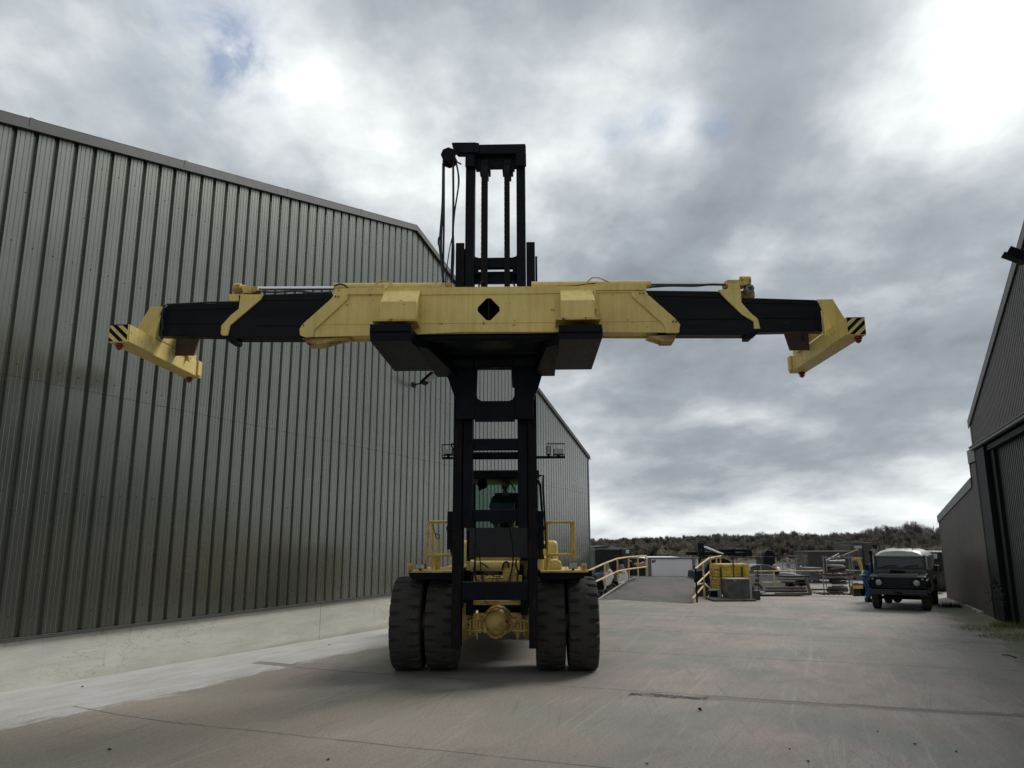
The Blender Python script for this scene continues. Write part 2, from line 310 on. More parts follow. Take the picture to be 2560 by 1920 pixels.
# ================================================================ GROUND
def ground_z(x, y):
    p = Vector((x, y, 0))-W0; s_ = p.dot(WU); d_ = p.dot(WN)
    fall = max(0.0, min(1.0, 1-(d_-.3)/3.2)); fall = fall*fall*(3-2*fall)
    q = max(0.0, min(1.0, (y-31)/8.)); drop = -.50*q*q*(3-2*q)
    if d_ < -1: return drop
    t = max(-1.0, min(1.0, (6.7-s_)/7.0)); return .115*t*fall+drop
def build_ground():
    global nt
    mb = MB()
    def axis(lo, hi, a, b, st):
        v = []; x = a
        while x <= b+1e-6: v.append(x); x += st
        l = []; d = st; x = a
        while x > lo: d *= 1.5; x -= d; l.append(max(x, lo))
        r = []; d = st; x = b
        while x < hi: d *= 1.5; x += d; r.append(min(x, hi))
        return l[::-1]+v+r
    xs = axis(-1500, 1500, -16, 20, .5); ys = axis(-300, 2500, -2, 46, .5)
    nx = len(xs); vs = [(x, y, ground_z(x, y)) for y in ys for x in xs]
    fs = [(j*nx+i, j*nx+i+1, (j+1)*nx+i+1, (j+1)*nx+i) for j in range(len(ys)-1) for i in range(nx-1)]
    mb.add(vs, fs)
    m = bpy.data.materials.new('yard_concrete'); m.use_nodes = True; nt = m.node_tree; b = nt.nodes['Principled BSDF']
    g = N('ShaderNodeNewGeometry').outputs['Position']
    rel = vmt('SUBTRACT', g, tuple(W0))
    s_ = vmt('DOT_PRODUCT', rel, tuple(WU), out=1); d_ = vmt('DOT_PRODUCT', rel, tuple(WN), out=1)
    sd_ = comb(s_, d_, 0.0)
    big = noise(vmt('MULTIPLY', sd_, (.30, .30, 1)), .9, 6, .62, .6)
    med = noise(vmt('MULTIPLY', sd_, (.55, 1.1, 1)), 1.4, 8, .62, .5)
    fine = noise(sd_, 26, 6, .7); grain = noise(sd_, 60, 4, .75)
    c = mixc(ramp(big, [(.42, 0.), (.58, 1.)]), (.198, .206, .180), (.310, .248, .226))
    c = mixc(ramp(med, [(.40, 0.), (.66, .75)]), c, (.185, .178, .158))
    tan = mth('MULTIPLY', ramp(noise(sd_, .22, 3, .5), [(.45, 0.), (.6, 1.)]), ramp(s_, [(0.0, 1.), (1.0, 0.)]))
    c = mixc(mth('MULTIPLY', ramp(noise(sd_, .35, 4, .6), [(.45, 0.), (.62, 1.)]), .55), c, (.31, .26, .215))
    nearl = mth('MULTIPLY', ramp(mth('ADD', mth('MULTIPLY', d_, .1), mth('MULTIPLY', mth('SUBTRACT', big, .5), .9)), [(.55, 1.), (1.15, 0.)]), ramp(mth('ADD', mth('MULTIPLY', s_, .1), mth('MULTIPLY', mth('SUBTRACT', med, .5), .5)), [(.05, 1.), (.45, 0.)]))
    c = mixc(mth('MULTIPLY', nearl, .7), c, mixc(med, (.27, .225, .17), (.36, .32, .26)))
    # worn wheel tracks and scratches, running along the yard
    trk = noise(vmt('MULTIPLY', vmt('ADD', sd_, comb(0., mth('MULTIPLY', s_, .10), 0.)), (.16, 3.6, 1)), 1.0, 7, .66, .25)
    c = mixc(mth('MULTIPLY', ramp(trk, [(.57, 0.), (.70, 1.)]), .50), c, (.36, .325, .30))
    trk2 = noise(vmt('MULTIPLY', sd_, (.30, 9.0, 1)), 1.0, 6, .6, .3)
    c = mixc(mth('MULTIPLY', ramp(trk2, [(.60, 0.), (.72, 1.)]), .45), c, (.36, .35, .32))
    for (ax_, ay_, sx_, sy_, lo_, hi_, f_, col_) in ((1, 0, .30, 17, .56, .66, .34, (.42, .40, .365)), (1, .35, .35, 20, .58, .68, .30, (.42, .39, .35)), (1, -.28, .30, 16, .57, .66, .34, (.085, .082, .075)), (1, .12, .25, 24, .57, .66, .32, (.09, .085, .078))):
        rr_ = comb(mth('ADD', mth('MULTIPLY', s_, ax_*sx_), mth('MULTIPLY', d_, ay_*sx_)), mth('MULTIPLY', mth('ADD', d_, mth('MULTIPLY', s_, -ay_)), sy_), float(sx_+sy_))
        c = mixc(mth('MULTIPLY', mth('MULTIPLY', ramp(noise(rr_, 1.0, 6, .62, .1), [(lo_, 0.), (hi_, 1.)]), ramp(noise(sd_, .5+.1*sx_, 3, .6), [(.38, 0.), (.6, 1.)])), f_), c, col_)
    c = mixc(mth('MULTIPLY', ramp(noise(vmt('MULTIPLY', sd_, (.5, .8, 1)), .8, 6, .7, .4), [(.55, 0.), (.7, 1.)]), .5), c, (.110, .115, .100))
    c = mixc(mth('MULTIPLY', ramp(fine, [(.38, 1.), (.50, 0.)]), .42), c, (.115, .105, .095))
    c = mixc(mth('MULTIPLY', ramp(grain, [(.58, 0.), (.66, 1.)]), .75), c, (.50, .46, .42))
    c = mixc(mth('MULTIPLY', ramp(grain, [(.33, 1.), (.42, 0.)]), .6), c, (.09, .082, .075))
    # pale apron of newer concrete along the warehouse
    edge = mth('ADD', mth('ADD', ramp(mth('DIVIDE', mth('ADD', s_, 2.0), 34.), [(0., .86), (.04, .92), (.10, 1.0), (.20, .90), (.28, 1.0), (1., 1.0)]), 0.), mth('MULTIPLY', mth('SUBTRACT', noise(vmt('MULTIPLY', sd_, (1.0, 4.0, 1)), 1.6, 9, .78, .3), .5), .60))
    dd = mth('SUBTRACT', mth('MULTIPLY', edge, 2.05), d_)
    ap = mth('MULTIPLY', ramp(mth('ADD', mth('MULTIPLY', dd, 1.7), .5), [(.35, 0.), (.65, 1.)]), mth('LESS_THAN', s_, 22.0))
    apc = mixc(ramp(noise(vmt('MULTIPLY', sd_, (.5, 2, 1)), 1.5, 8, .65), [(.40, 0.), (.65, 1.)]), (.52, .51, .51), (.40, .395, .37))
    apc = mixc(mth('MULTIPLY', ramp(fine, [(.40, 1.), (.55, 0.)]), .25), apc, (.28, .27, .25))
    c = mixc(ap, c, apc)
    pm = mth('MULTIPLY', mth('LESS_THAN', mth('ABSOLUTE', mth('SUBTRACT', s_, 4.32)), .15), mth('LESS_THAN', mth('ABSOLUTE', mth('SUBTRACT', d_, 1.55)), .42))
    c = mixc(mth('MULTIPLY', pm, .8), c, (.16, .155, .14))
    # pale scrape lines beside the apron
    sc_ = ramp(noise(vmt('MULTIPLY', vmt('ADD', sd_, comb(0., mth('MULTIPLY', s_, .12), 0.)), (.35, 8.0, 1)), 1.1, 6, .7, .2), [(.61, 0.), (.66, 1.)])
    near = ramp(mth('MULTIPLY', d_, .2), [(.22, 1.), (.62, 0.)])
    c = mixc(mth('MULTIPLY', mth('MULTIPLY', sc_, near), .7), c, (.42, .40, .37))
    # slab joints square to the wall, every four metres, and one joint along the yard
    wob = mth('MULTIPLY', mth('SUBTRACT', noise(sd_, 1.2, 6, .6), .5), .16)
    ph = mth('SUBTRACT', mth('FRACT', mth('DIVIDE', mth('ADD', mth('ADD', s_, wob), 43.8+2.0), 4.0)), .5)
    aph = mth('MULTIPLY', mth('ABSOLUTE', ph), 4.0)
    gate = ramp(d_, [(0., 0.), (.08, 1.)])
    wj = mth('ADD', mth('MULTIPLY', noise(sd_, .8, 4, .6), mth('ADD', .050, mth('MULTIPLY', mth('MAXIMUM', s_, 0.), .0032))), -.006)
    jm = mth('LESS_THAN', aph, wj)
    jm = mth('MULTIPLY', mth('MULTIPLY', jm, mth('GREATER_THAN', d_, 1.6)), ramp(noise(sd_, .55, 5, .7), [(.36, .15), (.55, 1.)]))
    # broken joint filled with gravel
    gj = mth('MULTIPLY', mth('LESS_THAN', mth('ABSOLUTE', mth('SUBTRACT', mth('ADD', s_, wob), mth('ADD', mth('MULTIPLY', d_, .065), 3.42))), mth('ADD', mth('MULTIPLY', noise(sd_, 3.0, 6, .75), .42), -.085)), mth('MULTIPLY', mth('GREATER_THAN', d_, 8.1), mth('LESS_THAN', d_, 14.0)))
    gcol = mixc(ramp(noise(sd_, 60, 3, .7), [(.42, 0.), (.58, 1.)]), (.05, .045, .04), (.27, .23, .20))
    c = mixc(mth('MULTIPLY', gj, .85), c, gcol)
    c = mixc(mth('MULTIPLY', gj, mth('MULTIPLY', mth('LESS_THAN', d_, 9.2), ramp(noise(sd_, 5, 5, .7), [(.45, 0.), (.52, 1.)]))), c, (.02, .018, .016))
    c = mixc(mth('MULTIPLY', jm, .70), c, (.055, .050, .046))
    ls = mth('LESS_THAN', mth('ABSOLUTE', mth('SUBTRACT', mth('ADD', d_, mth('MULTIPLY', wob, .5)), 11.2)), .010)
    # darker oval with a noisy edge, under and around the machine
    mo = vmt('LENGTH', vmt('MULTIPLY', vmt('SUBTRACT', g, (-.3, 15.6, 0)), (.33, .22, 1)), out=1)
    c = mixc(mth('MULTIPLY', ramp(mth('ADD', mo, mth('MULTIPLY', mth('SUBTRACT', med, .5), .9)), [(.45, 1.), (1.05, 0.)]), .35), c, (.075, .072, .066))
    # moss and dirt along the foot of the right-hand building
    ms = mth('ADD', mth('SUBTRACT', d_, 13.9), mth('MULTIPLY', mth('SUBTRACT', noise(vmt('MULTIPLY', sd_, (1, 1.6, 1)), .9, 7, .7), .5), 3.4))
    mk = mth('MULTIPLY', ramp(ms, [(0., 0.), (.6, 1.)]), mth('LESS_THAN', s_, 24.0))
    c = mixc(mth('MULTIPLY', mk, .8), c, mixc(ramp(noise(sd_, 3.5, 6, .7), [(.4, 0.), (.6, 1.)]), (.085, .088, .060), (.125, .135, .030)))
    # rough land beyond the yard
    far = mth('MULTIPLY', mth('SUBTRACT', vmt('DOT_PRODUCT', g, (0, 1, 0), out=1), 62.), .25, clamp=True)
    c = mixc(far, c, mixc(ramp(noise(g, .05, 5, .6), [(.4, 0.), (.6, 1.)]), (.050, .046, .032), (.062, .058, .036)))
    L(c, b.inputs['Base Color'])
    L(mth('ADD', mth('MULTIPLY', med, .25), .56), b.inputs['Roughness']); b.inputs['Specular IOR Level'].default_value = .4
    bn = N('ShaderNodeBump'); bn.inputs['Strength'].default_value = .55; bn.inputs['Distance'].default_value = .012
    h = mth('ADD', mth('ADD', mth('MULTIPLY', fine, .6), mth('MULTIPLY', grain, .45)), mth('MULTIPLY', jm, -3.0)); h = mth('ADD', h, mth('MULTIPLY', med, 1.2))
    L(h, bn.inputs['Height']); L(bn.outputs[0], b.inputs['Normal'])
    return tag(mb.build('ground', m, smooth=True), 'worn concrete yard with slab joints, wheel marks and a pale strip along the warehouse', None, kind='structure')
build_ground()
# ================================================================ LEFT WAREHOUSE (gable wall)
PZ = .833; RIDGE_S = 11.90; RIDGE_Z = 11.69; S_END = 30.72; S_START = 2*RIDGE_S-S_END
def verge(s_): return RIDGE_Z - abs(s_-RIDGE_S)*(.258 if s_ < RIDGE_S else .2715)
def plinth_mat():
    global nt
    m = bpy.data.materials.new('plinth_concrete'); m.use_nodes = True; nt = m.node_tree; b = nt.nodes['Principled BSDF']
    o = N('ShaderNodeTexCoord').outputs['Object']; x, y, z = sep(o)
    v = vmt('MULTIPLY', o, (.5, 1, 3.0))
    c = mixc(ramp(noise(v, 1.2, 8, .65, .3), [(.38, 0.), (.64, 1.)]), (.62, .61, .54), (.50, .49, .43))
    # board marks of the formwork, stains
    c = mixc(mth('MULTIPLY', ramp(noise(vmt('MULTIPLY', o, (.25, 1, 11)), 1.0, 7, .7, .2), [(.60, 0.), (.70, 1.)]), .40), c, (.24, .225, .17))
    c = mixc(mth('MULTIPLY', ramp(noise(vmt('MULTIPLY', o, (.6, 1, 5)), 1.7, 7, .7, .2), [(.66, 0.), (.72, 1.)]), .6), c, (.34, .22, .13))
    c = mixc(mth('MULTIPLY', ramp(noise(vmt('MULTIPLY', o, (9, 1, .5)), 1.0, 5, .6), [(.62, 0.), (.72, 1.)]), .30), c, (.22, .22, .19))
    crk = mth('ABSOLUTE', mth('SUBTRACT', noise(vmt('MULTIPLY', o, (1.2, 1, 3.5)), 1.3, 7, .6, .4), .5))
    c = mixc(mth('MULTIPLY', mth('LESS_THAN', crk, .0035), mth('MULTIPLY', ramp(noise(o, .8, 2, .5), [(.5, 0.), (.56, 1.)]), .6)), c, (.10, .095, .08))
    c = mixc(mth('MULTIPLY', ramp(z, [(.0, 1.), (.10, 0.)]), .35), c, (.25, .21, .15))
    L(c, b.inputs['Base Color']); b.inputs['Roughness'].default_value = .85
    bn = N('ShaderNodeBump'); bn.inputs['Strength'].default_value = .4; bn.inputs['Distance'].default_value = .01
    L(mth('ADD', noise(o, 35, 6, .7), mth('MULTIPLY', noise(v, 3, 5, .6), 1.5)), bn.inputs['Height']); L(bn.outputs[0], b.inputs['Normal'])
    return m
wh = thing('warehouse', 'large grey-green steel clad warehouse with a pitched roof and pale concrete base on the left', 'warehouse', W0, WR)
def clad_section(pitch, s0, s1, depth, wo, wi, stiff=True, phase=0.0):
    """profile points (s, y) of a reversed box profile; y=0 outer pan, +depth recess (inwards)"""
    pts = []; n0 = int(math.floor((s0-phase)/pitch))-1; n1 = int(math.ceil((s1-phase)/pitch))+1
    for n in range(n0, n1+1):
        c = phase+n*pitch
        for (o, y) in ([(-.5*wo, 0), (-.5*wi, depth), (.5*wi, depth), (.5*wo, 0)]): pts.append((c+pitch/2+o-pitch, y)) if False else None
        left = c-pitch/2
        pts += [(left-.5*wo, 0), (left-.5*wi, depth), (left+.5*wi, depth), (left+.5*wo, 0)]
        if stiff:
            for k_ in (-.24, .0, .24):
                q = c+k_*pitch; pts += [(q-.009, 0), (q-.004, .006), (q+.004, .006), (q+.009, 0)]
    pts = [p for p in pts if s0 < p[0] < s1]
    return [(s0, 0)]+pts+[(s1, 0)]
def clad_mesh(sec, zb, ztf, sign=1, brk=()):
    mb = MB(); n = len(sec)
    vs = [(s_, sign*y, zb(s_)) for s_, y in sec]+[(s_, sign*y, ztf(s_)) for s_, y in sec]
    mb.add(vs, [(i, i+1, i+1+n, i+n) for i in range(n-1)]); return mb
RP = .3409
sec = clad_section(RP, S_START, S_END, .052, .090, .062)
sec = sorted(set(sec+[(RIDGE_S, 0)]))
clad_mesh(sec, lambda s_: PZ, lambda s_: verge(s_)-.08).build('wall', 'clad', wh)
# sheet lap line and drip flashing
mb = MB(); mb.box(S_START, S_END, -.030, .02, PZ-.035, PZ-.004); mb.box(S_START, S_END, -.036, -.030, PZ-.055, PZ-.030)
mb.build('drip_flashing', 'trim', wh, bevel=.003)
mb = MB(); secs = clad_section(RP, S_START, S_END, .052, .090, .062, stiff=False)
n = len(secs); mb.add([(a, b_-.0035, 4.56) for a, b_ in secs]+[(a, b_-.0035, 4.566) for a, b_ in secs]+[(a, b_+.001, 4.566) for a, b_ in secs], [(i, i+1, i+1+n, i+n) for i in range(n-1)]+[(i+n, i+1+n, i+1+2*n, i+2*n) for i in range(n-1)])
mb.build('sheet_lap', 'trim', wh)
mb = MB(); i0 = int(S_START/RP)+1
for zr in (1.12, 2.915, 4.75, 6.56, 8.37, 10.1):
    for i in range(i0, int(S_END/RP)+1):
        s_ = i*RP
        if zr < verge(s_)-.5: mb.lathe([(-.010, 0), (-.010, .006), (-.005, .007), (-.003, .011), (.001, .011)], 7, (s_, 0, zr+random.uniform(-.012, .012)), 'y')
for zr in (2.0, 3.85, 5.6, 7.4, 9.2):
    for i in range(i0, int(S_END/RP)+1, 3):
        s_ = (i+.36)*RP
        if zr < verge(s_)-.5: mb.lathe([(-.010, 0), (-.010, .007), (.001, .008)], 6, (s_, 0, zr+random.uniform(-.05, .05)), 'y')
tag(mb.build('fixing_screw', 'screw', wh), None, None, kind='stuff')
mb = MB(); PL = []
cuts = [S_START, -3.9, 7.9, 19.9, S_END]
for a, b_ in zip(cuts[:-1], cuts[1:]): mb.box(a+.006, b_-.006, .015, .25, -.6, PZ-.035)
mb.build('plinth', plinth_mat(), wh, bevel=.006)
# verge flashing, two slopes
mb = MB()
for (a, b_) in ((S_START-.25, RIDGE_S), (RIDGE_S, S_END+.2)):
    za, zb_ = verge(a), verge(b_)
    mb.prism([(a, za-.145), (b_, zb_-.145), (b_, zb_), (a, za)], -.065, -.045)
    mb.prism([(a, za-.015), (b_, zb_-.015), (b_, zb_+.004), (a, za+.004)], -.065, .35)
    mb.prism([(a, za-.185), (b_, zb_-.185), (b_, zb_-.145), (a, za-.145)], -.082, -.03)
mb.build('verge_trim', 'trim', wh)
mb = MB()
for s_ in [RIDGE_S + k_*3.05 for k_ in range(-6, 7)]:
    if abs(s_-RIDGE_S) > .2 and S_START < s_ < S_END: mb.cut(); mb.prism([(s_-.05, verge(s_)-.15), (s_+.05, verge(s_+.05)-.15), (s_+.05, verge(s_+.05)+.006), (s_-.05, verge(s_)+.006)], -.069, -.06)
mb.build('trim_joint', 'trim', wh)
# corner flashing
mb = MB(); ze = verge(S_END)
mb.box(S_END-.16, S_END+.02, -.020, .0, PZ-.03, ze-.3); mb.box(S_END, S_END+.02, -.020, .2, PZ-.03, ze-.3)
mb.build('corner_trim', 'trim', wh)
# side walls, back, roof with gutters
mb = MB(); LEN = 42.0
mb.box(S_END-.12, S_END, .21, LEN, -.2, ze-.25); mb.box(S_START, S_START+.12, .21, LEN, -.2, ze-.25); mb.box(S_START+.12, S_END-.12, LEN-.12, LEN, -.2, ze-.25)
mb.build('side_wall', 'clad', wh)
for sg in (-1, 1):
    mb = MB(); a = RIDGE_S; b_ = S_END+.25 if sg > 0 else S_START-.25
    mb.prism([(a, RIDGE_Z-.09), (b_, verge(b_)-.09), (b_, verge(b_)-.02), (a, RIDGE_Z-.02)], -.03, LEN)
    mb.build('roof', 'clad', wh)
mb = MB(); mb.box(S_END+.02, S_END+.17, .0, LEN, ze-.30, ze-.12); mb.build('gutter', 'trim', wh)
mb = MB(); mb.tube([(S_END+.1, .5, ze-.2), (S_END+.1, .5, 0)], .05); mb.build('downpipe', 'trim', wh)
# floodlight on the gable
def floodlight(loc, rz, label, pitch=0., arm=.42, s_=1.0, lm='lens', hood=0.):
    t = thing('floodlight', label, 'floodlight', loc, rz)
    m1 = MB(); m1.box(-.09*s_, .09*s_, -.03, 0, -.07*s_, .07*s_); m1.tube([(0, -.02, 0), (0, -arm, .02), (0, -arm-.06, .05)], .022*s_, 8); m1.build('arm', 'black', t, bevel=.004)
    m2 = MB(); Rm = Matrix.Rotation(pitch, 3, 'X'); c = (0, -arm-.28*s_, .13*s_)
    m2.box(-.17*s_, .17*s_, -.26*s_, .26*s_, -.01*s_, .045*s_, Rm, c)
    for i in range(7): m2.box(-.15*s_+i*.05*s_-.006, -.15*s_+i*.05*s_+.006, -.2*s_, .2*s_, .045*s_, .075*s_, Rm, c)
    if hood: m2.box(-.15*s_, .15*s_, -.20*s_, .2*s_, .04*s_, hood*s_, Rm, c)
    m2.build('housing', 'black', t, bevel=.006)
    m3 = MB(); m3.box(-.145*s_, .145*s_, -.235*s_, .10*s_, -.016*s_, -.0105*s_, Rm, c); m3.build('lens', lm, t)
    return t
floodlight(WS(12.02, .02, 6.72), WR, 'black floodlight on a short arm high on the grey-green warehouse wall', pitch=radians(-36), arm=.22, s_=1.0)
t = thing('security_camera', 'small dome camera on the far corner of the grey-green warehouse', 'camera', WS(S_END+.02, -.4, 4.35), WR)
mb = MB(); mb.box(0, .22, -.03, .03, -.02, .02); mb.build('bracket', 'galv', t)
mb = MB(); mb.lathe([(.03, 0), (.03, .07), (-.05, .075), (-.10, .06), (-.13, .02), (-.135, 0)], 14, (.26, 0, 0), 'z'); mb.build('dome', 'black', t, smooth=True)
# faint grey stain under the lamp is left to the cladding streaks
# ================================================================ RIGHT BUILDING
RB_D = 15.27
rb = thing('hangar', 'dark brown-grey corrugated shed with a big green door and low side annex on the right', 'building', WS(0, RB_D), WR)
# local frame: +y is the outer face towards the yard side (negative d), buildings occupy -y
RV = .332; RS = 18.62
def rverge(s_): return 5.72+(RS-s_)*RV if s_ > 0 else 5.72+(RS-0)*RV+(s_)*RV
rsec = clad_section(.155, 0.0, RS, .038, .085, .050, stiff=False)
clad_mesh(rsec, lambda s_: 4.86, lambda s_: rverge(s_)-.1, sign=-1).build('gable_wall', 'clad_r', rb)
mb = MB(); mb.prism([(-.2, rverge(0)-.22), (RS+.12, rverge(RS+.12)-.22), (RS+.12, rverge(RS+.12)), (-.2, rverge(0)+.06)], .02, .045)
mb.prism([(-.2, rverge(0)), (RS+.12, rverge(RS+.12)-.02), (RS+.12, rverge(RS+.12)+.003), (-.2, rverge(0)+.075)], -.30, .047)
mb.build('verge_trim', 'trim_r', rb)
mb = MB(); mb.box(0, RS, .0, .10, 4.78, 4.86); mb.box(0, RS, .0, .13, 4.855, 4.875); mb.build('lintel_trim', 'trim_r', rb)
mb = MB(); mb.box(RS-.14, RS+.015, .0, .015, 4.87, 5.6); mb.box(RS, RS+.015, -.3, .0, 4.87, 5.6); mb.build('corner_trim', 'trim_r', rb)
# sliding door, recessed
dsec = clad_section(.20, 2.0, 16.6, .035, .10, .05, stiff=False)
dm = clad_mesh(dsec, lambda s_: .06, lambda s_: 4.72, sign=-1); dm.v = [(x, y-.22, z) for x, y, z in dm.v]
dm.build('sliding_door', 'door_green', rb)
mb = MB(); mb.box(16.55, 17.05, -.28, -.12, .0, 4.73); mb.box(17.05, 18.30, -.10, .02, .0, 4.74); mb.box(1.0, 16.55, -.5, -.40, .0, 4.7)
mb.build('door_frame', 'green_trim', rb, bevel=.01)
mb = MB(); mb.box(1.0, 18.3, -.36, -.05, 4.60, 4.735); mb.build('door_track', 'green_trim', rb)  # near-black colour stands in for the dark gap under the lintel
mb = MB(); mb.prism([(RS, 4.86), (RS, 5.6), (RS, 5.6)], 0, 1) if False else None
mb.box(RS-.1, RS, -30, -.05, .0, 5.65); mb.box(-.1, 0, -30, 0, 0, rverge(0)); mb.build('side_wall', 'clad_r', rb)
for (a, b_) in ((0, RS+.2),):
    mb = MB(); mb.prism([(a, rverge(a)-.06), (b_, rverge(b_)-.06), (b_, rverge(b_)-.02), (a, rverge(a)-.02)], -30, -.02); mb.build('roof', 'clad_r', rb)
# annex
an = clad_section(.145, 18.36, 27.45, .032, .075, .045, stiff=False)
def aztop(s_): return 4.55 if s_ < 19.42 else 4.02-(s_-19.42)*.112
clad_mesh([p for p in an if not (19.41 < p[0] < 19.43)], lambda s_: -.5, lambda s_: aztop(s_)-.12, sign=-1).build('annex_wall', 'clad_r', rb)
mb = MB(); mb.prism([(19.45, 4.04-.28), (27.6, 4.04-.112*8.15-.26), (27.6, 4.04-.112*8.15), (19.45, 4.04)], .012, .035)
mb.prism([(19.45, 4.02), (27.6, 4.02-.112*8.15), (27.6, 4.045-.112*8.15), (19.45, 4.045)], -8, .037)
mb.box(18.36, 19.47, .012, .035, 4.46, 4.84); mb.box(18.36, 19.47, -.6, .036, 4.84, 4.858)
mb.build('annex_trim', 'trim_r', rb)
mb = MB(); mb.box(18.30, 18.42, .0, .03, .0, 4.46); mb.box(19.44, 19.5, -8, .012, 3.8, 4.84); mb.build('flashing', 'green_trim', rb)
mb = MB(); mb.box(27.40, 27.47, -8, .012, -.6, 3.05); mb.box(18.5, 27.4, -8.05, -8, 0, 3.05); mb.build('annex_side_wall', 'clad_r', rb)
mb = MB()
for a, b_ in ((20.0, 21.9), (22.0, 22.9)): mb.box(a, b_, .02, .14, .0, .06)
mb.build('kerb_board', 'concrete', rb)
t = floodlight(WS(10.1, RB_D-.05, 7.72), WR+pi, 'large dark floodlight on the roof edge of the brown-grey shed, top right', pitch=radians(-32), arm=.02, s_=.82, lm='dark', hood=.24)

def GG(px, py):              # point of the real ground surface seen at a place of the photograph (2560 px)
    r = ray(px, py); t = -CH/r.z
    for _ in range(30):
        p = r*t; z = ground_z(p.x, p.y); t = (z-CH)/r.z
    return Vector((r.x*t, r.y*t, z))
# ================================================================ CONTAINER HANDLER
M0 = Vector((-.363, 11.552, 0)); YAW = .026
AXU = Vector((cos(YAW), -sin(YAW), 0)); AXV = Vector((sin(YAW), cos(YAW), 0))
def MP(px, py, v):           # (u, z) on the machine's plane v for a measured place (2560 px wide photograph)
    r = ray(px, py); C0 = Vector((0, 0, CH)); t = ((M0-C0).dot(AXV)+v)/r.dot(AXV); p = C0+r*t
    return ((p-M0).dot(AXU), p.z)
def cr(ox, oy, s_): return lambda x, y, v: MP(ox+x/s_, oy+y/s_, v)
c1 = cr(240, 640, 2.212); c2 = cr(1160, 640, 2.048); c3 = cr(1040, 320, 3.77); c4 = cr(940, 1360, 3.687); c5 = cr(1040, 1060, 4.147); c6 = cr(1120, 820, 5.925)
dd = lambda x, y, v: MP(x*K, y*K, v)
H = thing('container_handler', 'yellow and black container handler with dual front tyres, tall black mast and wide raised spreader', 'container handler', M0, -YAW)
def P3(f, x, y, v): u, z = f(x, y, v); return (u, v, z)
UC = .045
# ---------------- wheels
def tyre_mesh(u0, u1, r, seed):
    rnd = random.Random(seed); n = 176; wd = u1-u0; mb = MB()
    prof = [(.06, .42), (.02, .56), (.0, .70), (.002, .82), (.010, .90), (.028, .95), (.065, .978), (.16, .992), (.30, .998), (.40, 1), (.5, 1), (.60, 1), (.70, .998), (.84, .992), (.935, .978), (.972, .95), (.990, .90), (.998, .82), (1.0, .70), (.98, .56), (.94, .42)]
    vs = []; m = len(prof)
    for j in range(n):
        a = 2*pi*j/n
        for i, (h, rr) in enumerate(prof):
            R_ = r*rr
            side = 0 if h < .5 else 1
            hh = h if side == 0 else 1-h
            jj = (j + (4 if side else 0)) % 8
            if rr > .87 and hh <= .31:
                if jj in (0, 1): R_ -= .058*(1 if hh < .21 else .6)
            R_ += rnd.uniform(-.0015, .0015)
            vs.append((u0+wd*h, R_*cos(a), R_*sin(a)))
    fs = [(j*m+i, j*m+i+1, ((j+1) % n)*m+i+1, ((j+1) % n)*m+i) for j in range(n) for i in range(m-1)]
    return mb.add(vs, fs)
TR = .785
def wheel(u0, u1, v, r, seed):
    t = tyre_mesh(u0, u1, r, seed).build('tyre', 'rubber', H, loc=(0, v, r-.012)); 
    for p in t.data.polygons: p.use_smooth = True
    t.data.set_sharp_from_angle(angle=radians(16))
    mb = MB(); w_ = u1-u0; mb.lathe([(u0+.05, r*.43), (u0+.04, r*.40), (u0+.12, r*.36), (u0+w_*.45, r*.34), (u0+w_*.5, .05), (u0+w_*.55, r*.34), (u1-.12, r*.36), (u1-.04, r*.40), (u1-.05, r*.43)], 40)
    mb.build('rim', 'yellow_dirty', t, smooth=True)
    return t
for i, (a, b_) in enumerate(((-1.765, -1.225), (-1.165, -.64), (.70, 1.205), (1.245, 1.765))): wheel(a, b_, 2.50, TR, i)
for i, (a, b_) in enumerate(((-1.30, -.78), (.86, 1.38))): wheel(a, b_, 7.9, TR, 9+i)
# ---------------- mast
def upright(mb, ua, ub, v0, v1, z0, z1, web, open_right=True):
    # I-section: front flange, rear flange, web
    t_ = .035
    mb.box(ua, ub, v0, v0+t_, z0, z1); mb.box(ua, ub, v1-t_, v1, z0, z1); mb.box(web-.02, web+.02, v0+t_, v1-t_, z0, z1)
zt_out = c3(430, 1085, 1.22)[1]; zb_out = .50
mast = MB()
for sg in (-1, 1):
    a, b_ = sorted((UC+sg*.545, UC+sg*.695)); upright(mast, a, b_, 1.20, 1.52, zb_out, zt_out, UC+sg*.63)
mo = mast.build('mast', 'mast_rust', H, bevel=.008)
mb = MB()
z1_, z0_ = c4(1000, 350, 1.28)[1], c4(1000, 518, 1.28)[1]
mb.box(UC-.545, UC+.545, 1.26, 1.46, z0_, z1_)
mb.build('lower_crossbar', 'black', mo, bevel=.01)
mb = MB()
for y0, y1 in ((155, 272), (890, 1010)):
    a = c5(700, y0, 1.34)[1]; b_ = c5(700, y1, 1.34)[1]; mb.cut(); mb.box(UC-.40, UC+.40, 1.30, 1.42, b_, a)
mb.build('crossbar', 'black', mo, bevel=.01)
mb = MB(); a = c5(700, 285, 1.5)[1]; b_ = c5(700, 365, 1.5)[1]; mb.tube([(UC-.54, 1.55, (a+b_)/2), (UC+.54, 1.55, (a+b_)/2)], (a-b_)/2, 14); mb.build('cross_tube', 'black', mo, smooth=True)
mb = MB()  # mast hangers and outer brackets
for sg in (-1, 1):
    a, b_ = sorted((UC+sg*.695, UC+sg*.80)); zA = c5(400, 905, 1.4)[1]; zB = c5(400, 1300, 1.4)[1]
    mb.cut(); mb.box(a, b_, 1.38, 1.56, zB, zA)
    mb.box(a-.01, b_+.01, 1.36, 1.5, zB+.3, zB+.38)
mb.build('mast_bracket', 'black', mo, bevel=.01)
mb = MB()
